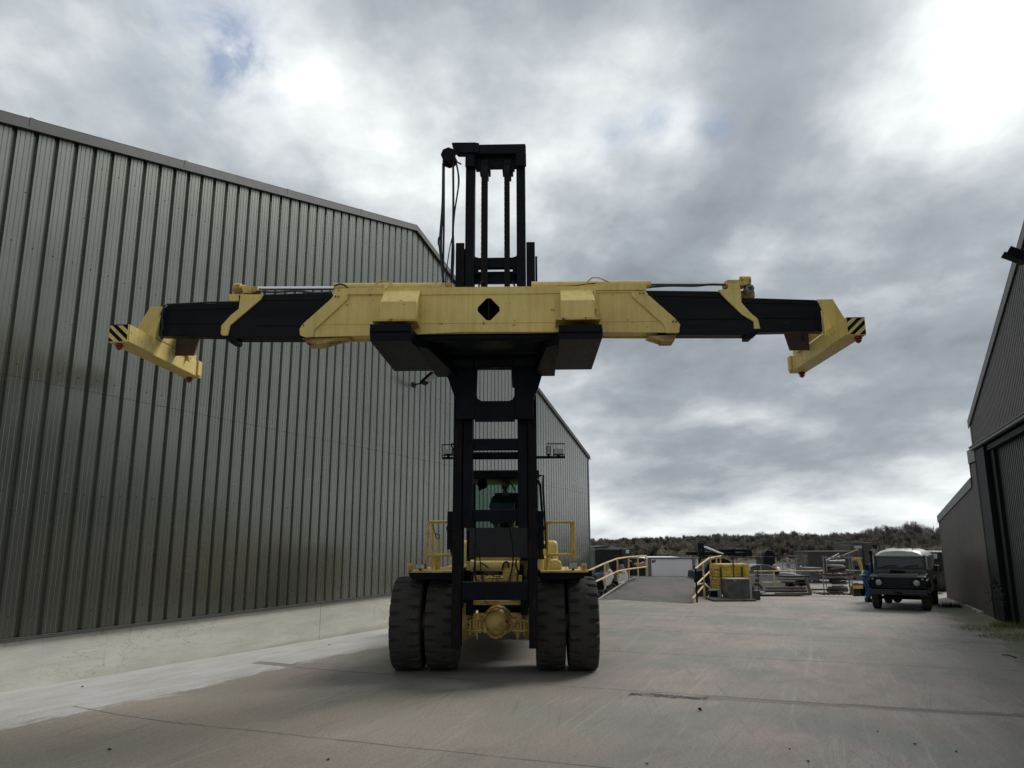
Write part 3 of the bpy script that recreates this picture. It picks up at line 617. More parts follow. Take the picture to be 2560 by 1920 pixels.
for sg in (-1, 1):
    mb.cut(); a, b_ = sorted((UC+sg*.700, UC+sg*.735)); mb.box(a, b_, 1.25, 1.38, zt_out-1.2, zt_out-.25) if sg > 0 else None
    mb.cut(); mb.tube([(UC+sg*.58, 1.50, zb_out+.6), (UC+sg*.58, 1.50, 4.2)], .055, 12)
mb.build('lift_cylinder', 'black', mo, smooth=True)
# inner stage
zi_t = c3(700, 250, 1.30)[1]; zi_b = c5(530, 1075, 1.24)[1]
inn = MB()
for sg in (-1, 1):
    a, b_ = sorted((UC+sg*.375, UC+sg*.535)); upright(inn, a, b_, 1.23, 1.49, zi_b, zi_t, UC+sg*.50)
    a, b_ = sorted((UC+sg*.405, UC+sg*.375))
    inn.box(a, b_, 1.27, 1.29, zi_b, zi_t)
io = inn.build('inner_mast', 'black', H, bevel=.007)
mb = MB()
za, zb_ = c3(700, 1240, 1.4)[1], c3(700, 1335, 1.4)[1]; mb.box(UC-.40, UC+.40, 1.30, 1.42, zb_, za)
mb.cut(); zc, zd = c3(700, 1345, 1.4)[1], c3(700, 1455, 1.4)[1]; mb.box(UC-.40, UC+.40, 1.44, 1.52, zd, zc)
mb.build('crossbar', 'black', io, bevel=.008)
mb = MB()
for sg in (-1, 1): mb.cut(); mb.prism([(UC+sg*.40, za-.3), (UC+sg*.40, za+.10), (UC+sg*.36, za+.02), (UC+sg*.30, za), (UC+sg*.30, za-.3)], 1.305, 1.335)
mb.build('web_plate', 'black', io)
mb = MB()
ht = c3(800, 158, 1.20)[1]; hb = c3(800, 250, 1.20)[1]
mb.box(UC-.535, UC+.545, 1.17, 1.52, hb, ht); mb.box(UC+.46, UC+.552, 1.165, 1.20, hb-.25, ht-.03)
mb.box(UC-.54, UC-.37, 1.15, 1.22, hb-.25, hb); mb.box(UC+.37, UC+.555, 1.15, 1.22, hb-.25, hb)
mb.build('mast_head', 'black', io, bevel=.015)
mb = MB(); q0 = c3(750, 370, 1.35)[1]; mb.box(UC-.38, UC+.38, 1.28, 1.45, q0, hb+.01)
for xa, xb in ((600, 700), (815, 915)):
    mb.cut(); a, z_ = c3(xa, 415, 1.3); b_, _ = c3(xb, 415, 1.3); mb.box(a, b_, 1.24, 1.5, z_, q0); mb.box(a+.03, b_-.035, 1.26, 1.48, z_-.10, z_)
    mb.lathe([(a+.03, 0), (a+.03, .17), (b_-.03, .17), (b_-.03, 0)], 20, (0, 1.37, q0+.02))
for x_ in (583, 915): mb.cut(); a, z_ = c3(x_, 395, 1.3); mb.lathe([(a-.03, 0), (a-.03, .04), (a+.03, .04), (a+.03, 0)], 10, (0, 1.3, z_))
mb.build('chain_pulley', 'black', io, bevel=.005)
def chain(u0, u1, v, za, zb_):
    mb = MB(); n = int((za-zb_)/.052); wd = u1-u0
    mb.box(u0+.003, u1-.003, v-.010, v+.010, zb_, za+.1)
    for i in range(n):
        z = zb_+.052*i; o = .5*(i % 2)
        for k_ in range(5):
            x = u0+wd*(k_+o+.05)/5.5; mb.box(x, x+wd*.085, v-.022, v+.022, z-.008, z+.056)
        mb.tube([(u0+.003, v, z+.01), (u1-.003, v, z+.01)], .011, 6)
    mb.build('chain', 'chain', io)
zcb = c3(650, 1600, 1.27)[1]-.6
for xa, xb in ((613, 678), (831, 886)):
    a = c3(xa, 900, 1.22)[0]; b_ = c3(xb, 900, 1.22)[0]; chain(a, b_, 1.22, q0-.1, zcb)
# hose reel bracket at the mast head and hanging hoses
mb = MB(); pts = [c3(*p, 1.15) for p in ((338, 150), (345, 145), (555, 143), (595, 150), (595, 235), (480, 235), (395, 235), (362, 205))]
mb.prism(pts, 1.12, 1.30); mb.build('hose_bracket', 'black', io, bevel=.01)
for i in range(4):
    pass
mb = MB(); cx_, cz_ = c3(312, 282, 1.2); r_ = abs(c3(240, 282, 1.2)[0]-cx_)
mb.lathe([(1.06, 0), (1.06, r_), (1.10, r_), (1.10, r_*.72), (1.30, r_*.72), (1.30, r_), (1.34, r_), (1.34, 0)], 8, (cx_, 0, cz_), 'y')
pl = mb.build('hose_pulley', 'black', io, bevel=.008)
def hz(pts, v, r=.012, name='hose', n=6):
    P_ = [Vector(P3(c3, x, y, v)) for x, y in pts]; out = []
    for i in range(len(P_)-1):   # Catmull-Rom
        p0 = P_[max(i-1, 0)]; p1 = P_[i]; p2 = P_[i+1]; p3_ = P_[min(i+2, len(P_)-1)]
        for k_ in range(6):
            t = k_/6.; out.append(.5*((2*p1)+(p2-p0)*t+(2*p0-5*p1+4*p2-p3_)*t*t+(3*p1-p0-3*p2+p3_)*t*t*t))
    out.append(P_[-1])
    MB().tube(out, r, n).build(name, 'hose', io, smooth=True)
hz([(262, 290), (258, 500), (250, 780), (240, 960), (236, 1150), (245, 1330), (262, 1480), (270, 1640)], 1.18, .022)
hz([(252, 330), (246, 700), (228, 960), (218, 1100), (236, 1260), (256, 1420)], 1.14, .013)
hz([(264, 330), (263, 900), (256, 1300), (258, 1560)], 1.22, .020)
hz([(350, 330), (352, 700), (348, 1000), (338, 1300), (332, 1560)], 1.20, .022)
hz([(380, 330), (395, 400), (405, 500), (390, 620), (366, 780), (352, 960), (356, 1200), (342, 1500)], 1.15, .015)
hz([(376, 320), (398, 440), (398, 560), (378, 700), (350, 860), (352, 1040), (340, 1300), (330, 1470)], 1.25, .015)
hz([(350, 1000), (320, 1120), (296, 1280), (280, 1400), (276, 1480)], 1.16, .010)
hz([(370, 300), (395, 325), (415, 335), (427, 342)], 1.13, .014)
hz([(246, 1030), (215, 1030), (208, 1080), (214, 1112)], 1.12, .010)
hz([(590, 1520), (600, 1470), (640, 1445)], 1.15, .016); hz([(930, 1510), (926, 1480), (905, 1450)], 1.15, .016)
# ---------------- carriage
VC = 1.02
cw = MB()
outer = [dd(955, 760, VC), dd(1182, 760, VC), c6(1420, 640, VC), c6(1390, 700, VC), c6(1330, 900, VC), c6(1266, 1060, VC), (c6(1265, 1400, VC)[0], c6(1265, 1345, VC)[1]),
         (c6(120, 1400, VC)[0], c6(120, 1345, VC)[1]), c6(118, 1080, VC), c6(66, 940, VC), c6(0, 745, VC), c6(-60, 640, VC)]
hole = [c6(438, 608, VC), c6(938, 606, VC), c6(950, 870, VC), c6(984, 875, VC), c6(984, 1000, VC), c6(955, 1055, VC), c6(900, 1078, VC), c6(500, 1080, VC), c6(445, 1050, VC), c6(425, 1000, VC)]
cw.prism(outer, VC, VC+.10, [hole])
car = cw.build('carriage', 'black', H, bevel=.008)
mb = MB()
for u in (c6(118, 1100, 1.1)[0], c6(330, 1100, 1.1)[0], c6(1010, 1100, 1.1)[0], c6(1230, 1100, 1.1)[0]):
    pass
a, b_ = c6(400, 1085, 1.0), c6(990, 1388, 1.0); mb.box(a[0], b_[0], 1.0, 1.018, b_[1], a[1])
u0, z0 = c6(0, 730, 1.12); u1, _ = c6(1420, 730, 1.12)
mb.build('carriage_plate', 'black', car, bevel=.006)
mb = MB()
ua, za = dd(985, 720, .5); ub, zb_ = dd(1205, 742, .5)
ua = c1(1800, 430, .3)[0]; ub = c2(475, 430, .3)[0]
zA = c6(800, 75, .3)[1]; zB = c6(800, 200, .3)[1]
zA = c6(800, 76, -.36)[1]; zB = c6(800, 195, -.36)[1]; mb.tube([(ua-.1, -.36, (zA+zB)/2), (ub+.1, -.36, (zA+zB)/2)], (zA-zB)/2, 14)
mb.cut(); mb.box(ua-.15, ub+.15, -.30, .60, zA-.06, zA-.02)
mb.build('slew_tube', 'black', car, smooth=True)
mb = MB()
zA = c6(800, 282, .8)[1]; zB = c6(800, 395, .8)[1]; ua = c1(1840, 500, .8)[0]; ub = c6(1620, 300, .8)[0]
mb.box(ua, ub, .74, .95, zB, zA)
for x0, x1 in ((235, 400), (660, 830), (985, 1030), (1180, 1250)):
    a = c6(x0, 250, .75)[0]; b_ = c6(x1, 250, .75)[0]; mb.box(a, b_, .60, .90, zA-.02, zA+.30)
mb.box(c6(60, 0, .9)[0], c6(1200, 0, .9)[0], .88, 1.0, zA, zA+.34)
mb.build('side_shift_frame', 'black', car, bevel=.008)
mb = MB()
zA = c6(800, 395, .98)[1]; zB = c6(800, 600, .98)[1]
for x0, x1 in ((-60, 380), (400, 960), (975, 1400)):
    a = c6(x0, 450, .95)[0]; b_ = c6(x1, 450, .95)[0]; mb.tube([(a, .95, (zA+zB)/2), (b_, .95, (zA+zB)/2)], (zA-zB)/2, 16)
mb.build('pivot_tube', 'black', car, smooth=True)
# arms under the beam
for sg in (-1, 1):
    if sg < 0:
        o0, zt = dd(800, 700, -.9); i0_ = dd(888, 700, -.9)[0]; zb0 = dd(800, 738, -.9)[1]; iR = dd(945, 797, 1.1)[0]
    else:
        o0, zt = dd(1300, 700, -.9); i0_ = dd(1207, 700, -.9)[0]; zb0 = dd(1300, 736, -.9)[1]; iR = dd(1198, 797, 1.1)[0]
    zb0 = 4.985
    oR = o0-sg*.0
    mb = MB(); mb.hexa([(o0, -.9, zb0), (i0_, -.9, zb0), (iR, 1.1, zb0), (oR, 1.1, zb0)], [(o0, -.9, zt-.045), (i0_, -.9, zt-.045), (iR, 1.1, zt-.045), (oR, 1.1, zt-.045)])
    mb.box(min(o0, i0_)-.0, max(o0, i0_)-.0, -.93, -.90, zt-.12, zt-.01) 
    mb.box(min(o0+sg*.012, i0_), max(o0+sg*.012, i0_), -.88, -.5, zt-.16, zt-.045)
    mb.build('support_arm', 'black', H, bevel=.008)
    mb = MB(); mb.hexa([(i0_-sg*.0, -.5, zb0+.03), (i0_-sg*.18, -.3, zb0+.03), (iR-sg*.35, 1.05, zb0-.12), (iR, 1.05, zb0-.12)], [(i0_, -.5, zt-.02), (i0_-sg*.18, -.3, zt-.02), (iR-sg*.35, 1.05, zt+.05), (iR, 1.05, zt+.05)])
    mb.build('arm_gusset', 'black', H, bevel=.01)
# ---------------- spreader beam
VF = -.50
beam = H
def px(f, pts, v): return [f(x, y, v) for x, y in pts]
outer = px(c1, [(1395, 178), (1320, 182), (1312, 232), (1130, 405), (1126, 432), (1160, 448), (1190, 448)], VF)+px(c1, [(1800, 432)], VF)+px(c2, [(0, 388), (450, 388), (1090, 392), (1104, 388), (1104, 350), (1090, 330), (932, 188), (928, 150), (870, 150)], VF)
def rnd_diamond(cx, cz, rx, rz, n=6):
    P_ = []
    for k_ in range(4):
        a = k_*pi/2
        for j in range(n):
            t = a+(j-(n-1)/2)*.11; P_.append((cx+rx*.93*cos(a)*1.0-(rx*.20)*sin(a)*((j-(n-1)/2)/(n/2)), cz+rz*.93*sin(a)+(rz*.20)*cos(a)*((j-(n-1)/2)/(n/2))))
    return P_
dc = dd(1055.5, 668, VF); dw = dd(1081, 668, VF)[0]-dc[0]; dh = dc[1]-dd(1055, 694, VF)[1]
mb = MB(); mb.prism(outer, VF, VF+.025, [rnd_diamond(dc[0], dc[1], dw, dh)])
fb = mb.build('main_beam', 'yellow', beam, bevel=.006)
uL, uR_ = c1(1330, 200, VF)[0], c2(925, 200, VF)[0]; zT = c2(300, 170, VF)[1]; zBt = c2(300, 388, VF)[1]
mb = MB()
xl, xr = c1(1160, 448, VF)[0], c2(1090, 392, VF)[0]
VB = -.14
mb.box(uL, uR_, VF+.025, VB, zT-.02, zT); mb.box(xl, xr, VF+.025, VB, zBt, zBt+.025)
mb.prism([(u, z) for u, z in outer], VB-.025, VB)
mb.build('beam_box', 'yellow', fb, bevel=.004)
mb = MB(); mb.box(dc[0]-.5, dc[0]+.5, VF+.26, VF+.28, zBt+.05, zT-.05); mb.box(dc[0]-.007, dc[0]+.007, VF+.02, VF+.26, dc[1]-dh*1.2, dc[1]+dh*1.2)
mb.build('dark_interior', 'dark', fb)  # near-black panel added behind the diamond hole, painting the shade inside the hollow
mb = MB()   # weld ledge and top flange
za, zb_ = c2(100, 342, VF)[1], c2(1000, 330, VF)[1]; zr = za
mb.box(xl+.25, xr-.25, VF-.007, VF, zr-.006, zr+.006)
z1_ = c2(300, 170, VF)[1]; mb.box(c1(1395, 180, VF)[0], c2(870, 150, VF)[0], VF-.012, VF, z1_-.075, z1_+.0)
mb.box(c1(1395, 180, VF)[0], c1(1590, 180, VF)[0], VF-.03, VF-.013, z1_-.06, z1_+.04); mb.box(c2(672, 150, VF)[0], c2(932, 150, VF)[0], VF-.03, VF-.013, z1_-.04, z1_+.07)
mb.build('beam_flange', 'yellow', fb, bevel=.004)
# end collars (sloping reinforcement plates with a hooked foot)
mb = MB()
mb.prism(px(c1, [(1320, 205), (1392, 207), (1392, 238), (1208, 408), (1200, 446), (1160, 450), (1128, 438), (1124, 404), (1140, 378), (1300, 235)], VF-.03), VF-.03, VF-.001)
mb.cut(); mb.prism(px(c2, [(930, 180), (858, 182), (858, 205), (1022, 350), (1036, 394), (1100, 394), (1108, 350), (1078, 315), (946, 200)], VF-.03), VF-.03, VF-.001)
mb.build('end_collar', 'yellow', fb, bevel=.008)
mb = MB()
for f, x, y in ((c1, 1325, 225), (c1, 1342, 225), (c1, 1148, 383), (c2, 1070, 336), (c2, 1086, 336), (c2, 900, 190), (c2, 918, 190)):
    mb.cut(); u, z = f(x, y, VF-.03); mb.lathe([(VF-.047, 0), (VF-.047, .014), (VF-.03, .014)], 8, (u, 0, z), 'y')
mb.build('bolt', 'steel', fb)
# hanging wear-pad housings under both ends
mb = MB(); mb.prism(px(c1, [(1140, 455), (1170, 490), (1235, 490), (1330, 462), (1400, 448)], -.44), -.44, -.18)
mb.cut(); mb.prism(px(c2, [(1090, 400), (1075, 438), (1010, 438), (1010, 432), (940, 410)], -.44), -.44, -.18)
mb.build('wear_pad_housing', 'rust_yellow', fb, bevel=.006)
# protruding lug boxes
for (f, tp, fr, bs, lab) in ((c1, ((1592, 190), (1790, 190)), ((1570, 252), (1752, 252), (1568, 352), (1770, 352)), (1525, 1770), 0), (c2, ((485, 172), (663, 172)), ((497, 226), (665, 226), (497, 318), (672, 318)), (470, 700), 1)):
    vF = -.86
    a = f(*fr[0], vF); b_ = f(*fr[1], vF); c_ = f(*fr[2], vF); d_ = f(*fr[3], vF)
    t0 = f(*tp[0], VF); t1 = f(*tp[1], VF)
    x0, x1 = min(a[0], c_[0]), max(b_[0], d_[0]); zt = a[1]; zb_ = c_[1]; zbk = max(t0[1], zt+.02)
    mb = MB(); mb.prism([(VF, zb_), (vF, zb_), (vF, zt), (VF, zbk)], x0, x1, plane='yz')
    lo = mb.build('lug_box', 'yellow', H, bevel=.012)
    mb = MB(); p0 = f(bs[0], 356 if lab == 0 else 312, -.90); p1 = f(bs[1], 356 if lab == 0 else 312, -.90); mb.box(p0[0], p1[0], -.90, VF-.001, zb_-.035, zb_)
    mb.build('lug_plate', 'yellow_dirty', lo, bevel=.004)
    fx = f(1597 if lab == 0 else 668, 150, VF); f2 = f(1597, 250, VF) if lab == 0 else f(668, 250, VF)
    mb = MB(); mb.prism([(-.60, fx[1]-.40), (-.52, fx[1]-.02), (-.40, fx[1]), (-.2, fx[1]), (-.2, fx[1]-.15), (VF-.001, fx[1]-.15), (VF-.001, fx[1]-.45)], fx[0]-.012, fx[0]+.012, plane='yz')
    mb.build('top_fin', 'yellow', lo, bevel=.003)
    mb = MB(); q = f(1555, 178, -.3) if lab == 0 else f(620, 158, -.3); q2 = f(1600, 148, -.3) if lab == 0 else f(668, 122, -.3); q3 = f(1650, 180, -.3) if lab == 0 else f(740, 152, -.3)
    mb.tube([(q[0], -.45, q[1]), (q2[0]-.05, -.45, q2[1]-.02), (q2[0]+.05, -.45, q2[1]-.02), (q3[0], -.45, q3[1])], .010, 6); mb.build('hose_clip', 'yellow_dirty', lo)
# telescopic arms
def arm(f, mid, midcol, out_, boomend, name_side):
    g = MB(); g.prism(px(f, mid, -.40), -.40, -.16); o = g.build('telescopic_arm', 'black2', beam, bevel=.012)
    g = MB(); g.prism(px(f, midcol, -.435), -.435, -.401); o2 = g.build('arm_collar', 'yellow', o, bevel=.008)
    g = MB(); g.prism(px(f, out_, -.35), -.35, -.18); o3 = g.build('telescopic_arm', 'black2', beam, bevel=.012)
    return o, o2, o3
A1 = arm(c1, [(790, 216), (1300, 200), (1330, 240), (1200, 456), (720, 456), (700, 440), (745, 380), (790, 330)],
         [(798, 210), (925, 212), (912, 238), (742, 382), (728, 438), (700, 440), (688, 430), (692, 384), (745, 326), (788, 292)],
         [(375, 290), (400, 268), (800, 256), (820, 440), (740, 447), (365, 442), (340, 440), (345, 372)], None, 0)
A2 = arm(c2, [(925, 176), (1295, 180), (1420, 200), (1480, 300), (1520, 350), (1500, 402), (1000, 402), (930, 300)],
         [(1300, 172), (1418, 166), (1422, 238), (1470, 292), (1506, 322), (1518, 372), (1486, 372), (1484, 335), (1425, 300), (1330, 208)],
         [(1400, 212), (1800, 224), (1842, 250), (1880, 330), (1862, 384), (1740, 384), (1400, 392)], None, 1)
# seams and welds on the arms, lower rails
mb = MB()
for f, a, b_, v in ((c1, (880, 385), (1150, 385), -.40), (c1, (400, 372), (690, 372), -.35), (c2, (1100, 322), (1480, 322), -.40), (c2, (1530, 318), (1850, 318), -.35), (c1, (830, 245), (1260, 240), -.40), (c1, (390, 300), (770, 285), -.35), (c2, (980, 205), (1330, 210), -.4), (c2, (1430, 238), (1830, 245), -.35)):
    mb.cut(); p = f(*a, v); q = f(*b_, v); mb.tube([(p[0], v-.002, p[1]), (q[0], v-.002, q[1])], .009, 6)
mb.build('weld_bead', 'black', A1[0])
# black hooks under the collars
mb = MB(); mb.prism(px(c1, [(690, 440), (745, 482), (778, 484), (785, 468), (770, 440)], -.41), -.41, -.2); mb.build('collar_hook', 'black', A1[0], bevel=.006)
mb = MB(); mb.prism(px(c2, [(1518, 380), (1474, 422), (1442, 422), (1440, 402), (1480, 385)], -.41), -.41, -.2); mb.build('collar_hook', 'black', A2[0], bevel=.006)
mb = MB(); mb.prism(px(c1, [(735, 210), (790, 210), (790, 248), (735, 248)], -.40), -.40, -.1); mb.build('arm_block', 'yellow', A1[0], bevel=.006)
mb = MB(); p = c2(1358, 140, -.4); mb.prism(px(c2, [(1358, 140), (1410, 140), (1416, 166), (1352, 170)], -.42), -.42, -.3); mb.build('arm_block', 'yellow', A2[0], bevel=.006)
# extension cylinders on top
def cyl(f, body, rod, v, clev):
    a = P3(f, *body[0], v); b_ = P3(f, *body[1], v); a = (a[0], v, b_[2]) if False else a
    mb = MB(); mb.tube([a, b_], .062, 16); o = mb.build('hydraulic_cylinder', 'yellow', beam, smooth=True)
    c_ = P3(f, *rod[0], v); d_ = P3(f, *rod[1], v)
    MB().tube([c_, d_], .030, 12).build('piston_rod', 'chrome', o, smooth=True)
    return o
cy1 = cyl(c1, ((1920, 170), (1318, 172)), ((1318, 178), (885, 180)), -.25, None)
cy2 = cyl(c2, ((345, 152), (955, 146)), ((955, 142), (1342, 143)), -.25, None)
mb = MB(); mb.prism(px(c1, [(862, 165), (892, 168), (895, 190), (872, 198), (850, 205), (812, 205), (806, 165)], -.36), -.36, -.16)
p = c1(766, 182, -.25); q = c1(808, 182, -.25)
for i in range(6): x = p[0]+(q[0]-p[0])*i/6; mb.lathe([(x, 0), (x, .085), (x+(q[0]-p[0])*.11, .085), (x+(q[0]-p[0])*.11, 0)], 16, (0, -.25, p[1]))
mb.tube([(p[0], -.25, p[1]), (q[0]+.05, -.25, p[1])], .06, 12)
u, z = c1(852, 182, -.38); mb.lathe([(-.38, 0), (-.38, .035), (-.36, .035)], 12, (u, 0, z), 'y')
mb.build('clevis', 'yellow_dirty', cy1, bevel=.004)
mb = MB(); mb.prism(px(c2, [(1336, 130), (1350, 122), (1458, 120), (1462, 138), (1440, 150), (1340, 155)], -.36), -.36, -.16)
for i in range(5):
    u, z = c2(1408+i*11, 132, -.25); mb.lathe([(u, 0), (u, .07), (u+.025, .07), (u+.025, 0)], 14, (0, -.30, z))
mb.build('clevis', 'yellow_dirty', cy2, bevel=.004)
u, z = c2(1461, 168, -.30); rr = abs(c2(1484, 168, -.30)[0]-u)
mb = MB(); mb.lathe([(-.34, 0), (-.34, rr*.8), (-.33, rr), (-.16, rr), (-.16, 0)], 24, (u, 0, z), 'y'); hr = mb.build('cable_reel', 'galv', beam, smooth=True)
mb = MB(); mb.lathe([(-.355, 0), (-.355, rr*.2), (-.339, rr*.2)], 12, (u, 0, z), 'y')
for k_ in range(5):
    a = k_*2*pi/5+.4; mb.lathe([(-.352, 0), (-.352, rr*.13), (-.339, rr*.13)], 8, (u+rr*.42*cos(a), 0, z+rr*.42*sin(a)), 'y')
mb.build('reel_hub', 'dark', hr)
mb = MB(); u2, z2 = c2(1462, 192, -.2); mb.box(u-.1, u+.12, -.16, .0, z-rr*1.3, z+.02); mb.build('reel_bracket', 'yellow_dirty', hr, bevel=.01)
def hose2(f, pts, v, r, par, m='hose'):
    P_ = [Vector(P3(f, x, y, v)) for x, y in pts]; out = []
    for i in range(len(P_)-1):
        p0 = P_[max(i-1, 0)]; p1 = P_[i]; p2 = P_[i+1]; p3_ = P_[min(i+2, len(P_)-1)]
        for k_ in range(5):
            t = k_/5.; out.append(.5*((2*p1)+(p2-p0)*t+(2*p0-5*p1+4*p2-p3_)*t*t+(3*p1-p0-3*p2+p3_)*t*t*t))
    out.append(P_[-1]); return MB().tube(out, r, 6).build('hose', m, par, smooth=True)
hose2(c1, [(880, 196), (1000, 200), (1110, 193), (1200, 204), (1305, 200)], -.30, .014, cy1)
hose2(c1, [(1318, 165), (1345, 156), (1370, 160), (1394, 178)], -.40, .014, cy1)
hose2(c2, [(440, 158), (560, 152), (640, 142), (700, 140), (760, 148), (860, 148)], -.42, .008, cy2)
hose2(c2, [(955, 158), (1060, 152), (1180, 153), (1260, 146), (1340, 148)], -.36, .017, cy2)
hose2(c1, [(375, 290), (365, 330), (368, 380), (360, 430), (368, 460)], -.42, .014, A1[2])
hose2(c1, [(385, 270), (372, 300), (360, 350), (372, 400)], -.42, .010, A1[2])
hose2(c1, [(390, 268), (520, 262), (640, 256), (780, 254)], -.25, .014, A1[2])
hose2(c2, [(1735, 385), (1732, 410), (1742, 440)], .1, .016, A2[2])
hose2(c2, [(1858, 345), (1852, 365), (1868, 380), (1856, 398), (1862, 408)], -.45, .006, A2[2])
mb = MB(); u, z = c1(1928, 168, -.25); mb.box(u-.05, u+.02, -.34, -.16, z-.05, z+.03); mb.lathe([(-.36, 0), (-.36, .03), (-.34, .03)], 10, (u+.08, 0, z-.02), 'y'); mb.box(u+.02, u+.13, -.33, -.17, z-.06, z+.03); mb.build('cylinder_mount', 'yellow_dirty', cy1, bevel=.006)
# end beams with twistlocks
def end_beam(sg):
    f = c1 if sg < 0 else c2; pass
    VN, VFR = -1.22, 1.24
    if sg < 0: uo, zt = c1(75, 378, VN); ui = c1(182, 378, VN)[0]; zb_ = c1(150, 476, VN)[1]
    else: uo, zt = c2(2052, 312, VN); ui = c2(1955, 312, VN)[0]; zb_ = c2(2040, 404, VN)[1]
    x0, x1 = min(uo, ui), max(uo, ui)
    mb = MB(); mb.box(x0, x1, VN, VFR, zb_, zt); e = o = mb.build('end_beam', 'yellow', H, bevel=.010)
    # hazard striping: black bars standing just proud of the near face
    mb = MB(); h_ = zt-zb_; w_ = x1-x0
    for k_ in range(-2, 4):
        c_ = x0+w_*(.10+.52*k_); a = w_*.25
        pl = [(c_, zt), (c_+a, zt), (c_+a+h_*1.05*(1 if sg < 0 else -1), zb_), (c_+h_*1.05*(1 if sg < 0 else -1), zb_)]
        pl = [(c_-(h_*.5 if sg < 0 else -h_*.5), zt), (c_+a-(h_*.5 if sg < 0 else -h_*.5), zt), (c_+a+(h_*.5 if sg < 0 else -h_*.5), zb_), (c_+(h_*.5 if sg < 0 else -h_*.5), zb_)]
        # clip to the face
        def clip(P_, ax_, lim, keep):
            out = []
            for i in range(len(P_)):
                A_, B_ = P_[i], P_[(i+1) % len(P_)]; ia = (A_[ax_]-lim)*keep >= 0; ib = (B_[ax_]-lim)*keep >= 0
                if ia: out.append(A_)
                if ia != ib:
                    t = (lim-A_[ax_])/(B_[ax_]-A_[ax_]); out.append(tuple(A_[j]+t*(B_[j]-A_[j]) for j in range(2)))
            return out
        pl = clip(clip(pl, 0, x0+.008, 1), 0, x1-.008, -1) if pl else pl
        if len(pl) > 2: mb.prism([(a_, min(zt-.012, max(zb_+.012, b_))) for a_, b_ in pl], VN-.003, VN-.0005)
    mb.box(x0+.004, x1-.004, VN-.0045, VN-.0035, zt-.014, zt-.004)
    mb.build('hazard_stripe', 'black', e)
    ins = ui
    # corner guide blocks
    mb = MB(); mb.box(min(ins, ins-sg*.012)-.0, max(ins, ins-sg*.012), VN+.02, VN+.75, zb_+.01, zt+.0) 
    mb.cut(); mb.box(x0+.02, x1-.02, VFR-.36, VFR-.20, zt, zt+.10)
    mb.cut(); mb.box(min(ins, ins-sg*.03), max(ins, ins-sg*.03), VFR-.20, VFR-.06, zb_+.02, zt+.01)
    mb.build('corner_block', 'yellow', e, bevel=.005)
    # twistlocks
    for v in (-1.13, 1.14):
        tu = -5.17 if sg < 0 else 5.18
        mb = MB(); mb.lathe([(zb_, .0), (zb_, .04), (zb_-.018, .04), (zb_-.02, .058), (zb_-.034, .058), (zb_-.038, .032), (zb_-.05, .032), (zb_-.055, .05), (zb_-.075, .034), (zb_-.10, .0)], 8, (tu, v, 0), 'z')
        mb.build('twistlock', 'red', e)
    return e, x0, x1, zb_, zt, ins
eL = end_beam(-1); eR = end_beam(1)
# hangers between the boom ends and the end beams
for sg, f, big, tri, ev in ((-1, c1, [(300, 280), (366, 280), (338, 365), (335, 478), (272, 462), (252, 440), (226, 400)], [(340, 345), (322, 490), (268, 462)], eL),
                       (1, c2, [(1805, 222), (1888, 220), (1962, 340), (1955, 400), (1880, 425), (1846, 378), (1842, 292)], [(1838, 240), (1888, 378), (1850, 415), (1846, 372)], eR)):
    mb = MB(); mb.prism(px(f, big, -.36), -.36, -.335); mb.build('hanger_plate', 'yellow', ev[0], bevel=.005)
    mb = MB(); mb.prism(px(f, tri, -.55), -.55, -.53)
    ins = ev[5]; mb.cut()
    mb.prism([(-.34, ev[4]+.40), (.05, ev[4]+.40), (.42, ev[4]+.02), (-.45, ev[4]+.02)], ins+sg*.0, ins+sg*.03, plane='yz')
    mb.cut(); tp_ = [(485, 455), (475, 570), (522, 588)] if sg < 0 else [(1740, 425), (1748, 492), (1722, 512)]; mb.prism(px(f, tp_, .60), .60, .62)
    mb.cut(); mb.prism([(.34, ev[4]-.02), (.45, ev[4]+.34), (.60, ev[4]+.34), (.78, ev[4]-.02)], ins-sg*.03, ins, plane='yz')
    mb.build('gusset', 'yellow', ev[0], bevel=.004)
    mb = MB(); a = ins; b_ = ins-sg*.30; mb.hexa([(min(a, b_), .22, ev[4]-.1), (max(a, b_), .22, ev[4]-.1), (max(a, b_), .26, ev[4]-.1), (min(a, b_), .26, ev[4]-.1)], [(min(a, b_-sg*.1), .22, ev[4]+.3), (max(a, b_-sg*.1), .22, ev[4]+.3), (max(a, b_-sg*.1), .26, ev[4]+.3), (min(a, b_-sg*.1), .26, ev[4]+.3)])
    mb.build('rear_plate', 'rust', ev[0])  # brown colour stands for the shadow on this plate, not rust
# ---------------- axle, chassis
mb = MB()
cu, cz = c4(1108, 735, 2.2)
prof = []
for (x, yt) in ((795, 790), (880, 790), (905, 770), (950, 690), (985, 640), (1040, 595), (1108, 578), (1175, 595), (1235, 645), (1265, 690), (1310, 770), (1335, 790), (1400, 790)): pass
top = px(c4, [(905, 690), (960, 690), (1000, 640), (1050, 595), (1108, 576), (1170, 592), (1225, 640), (1255, 690), (1310, 690)], 2.15)
bot = px(c4, [(1310, 795), (1260, 795), (1200, 830), (1160, 862), (1108, 880), (1062, 866), (1020, 830), (960, 795), (905, 795)], 2.15)
mb.prism(top+bot, 2.18, 2.75)
ax = mb.build('axle', 'yellow_dirty', H, bevel=.05, seg=3)
u0 = c4(1108, 720, 2.05)[0]; z0 = c4(1108, 725, 2.05)[1]; r0 = abs(c4(1228, 725, 2.05)[0]-u0)
mb = MB(); mb.lathe([(1.98, 0), (1.985, r0*.35), (2.0, r0*.62), (2.05, r0*.86), (2.12, r0*1.0), (2.2, r0*1.05)], 28, (u0, 0, z0), 'y'); mb.build('differential_cover', 'yellow_dirty', ax, smooth=True)
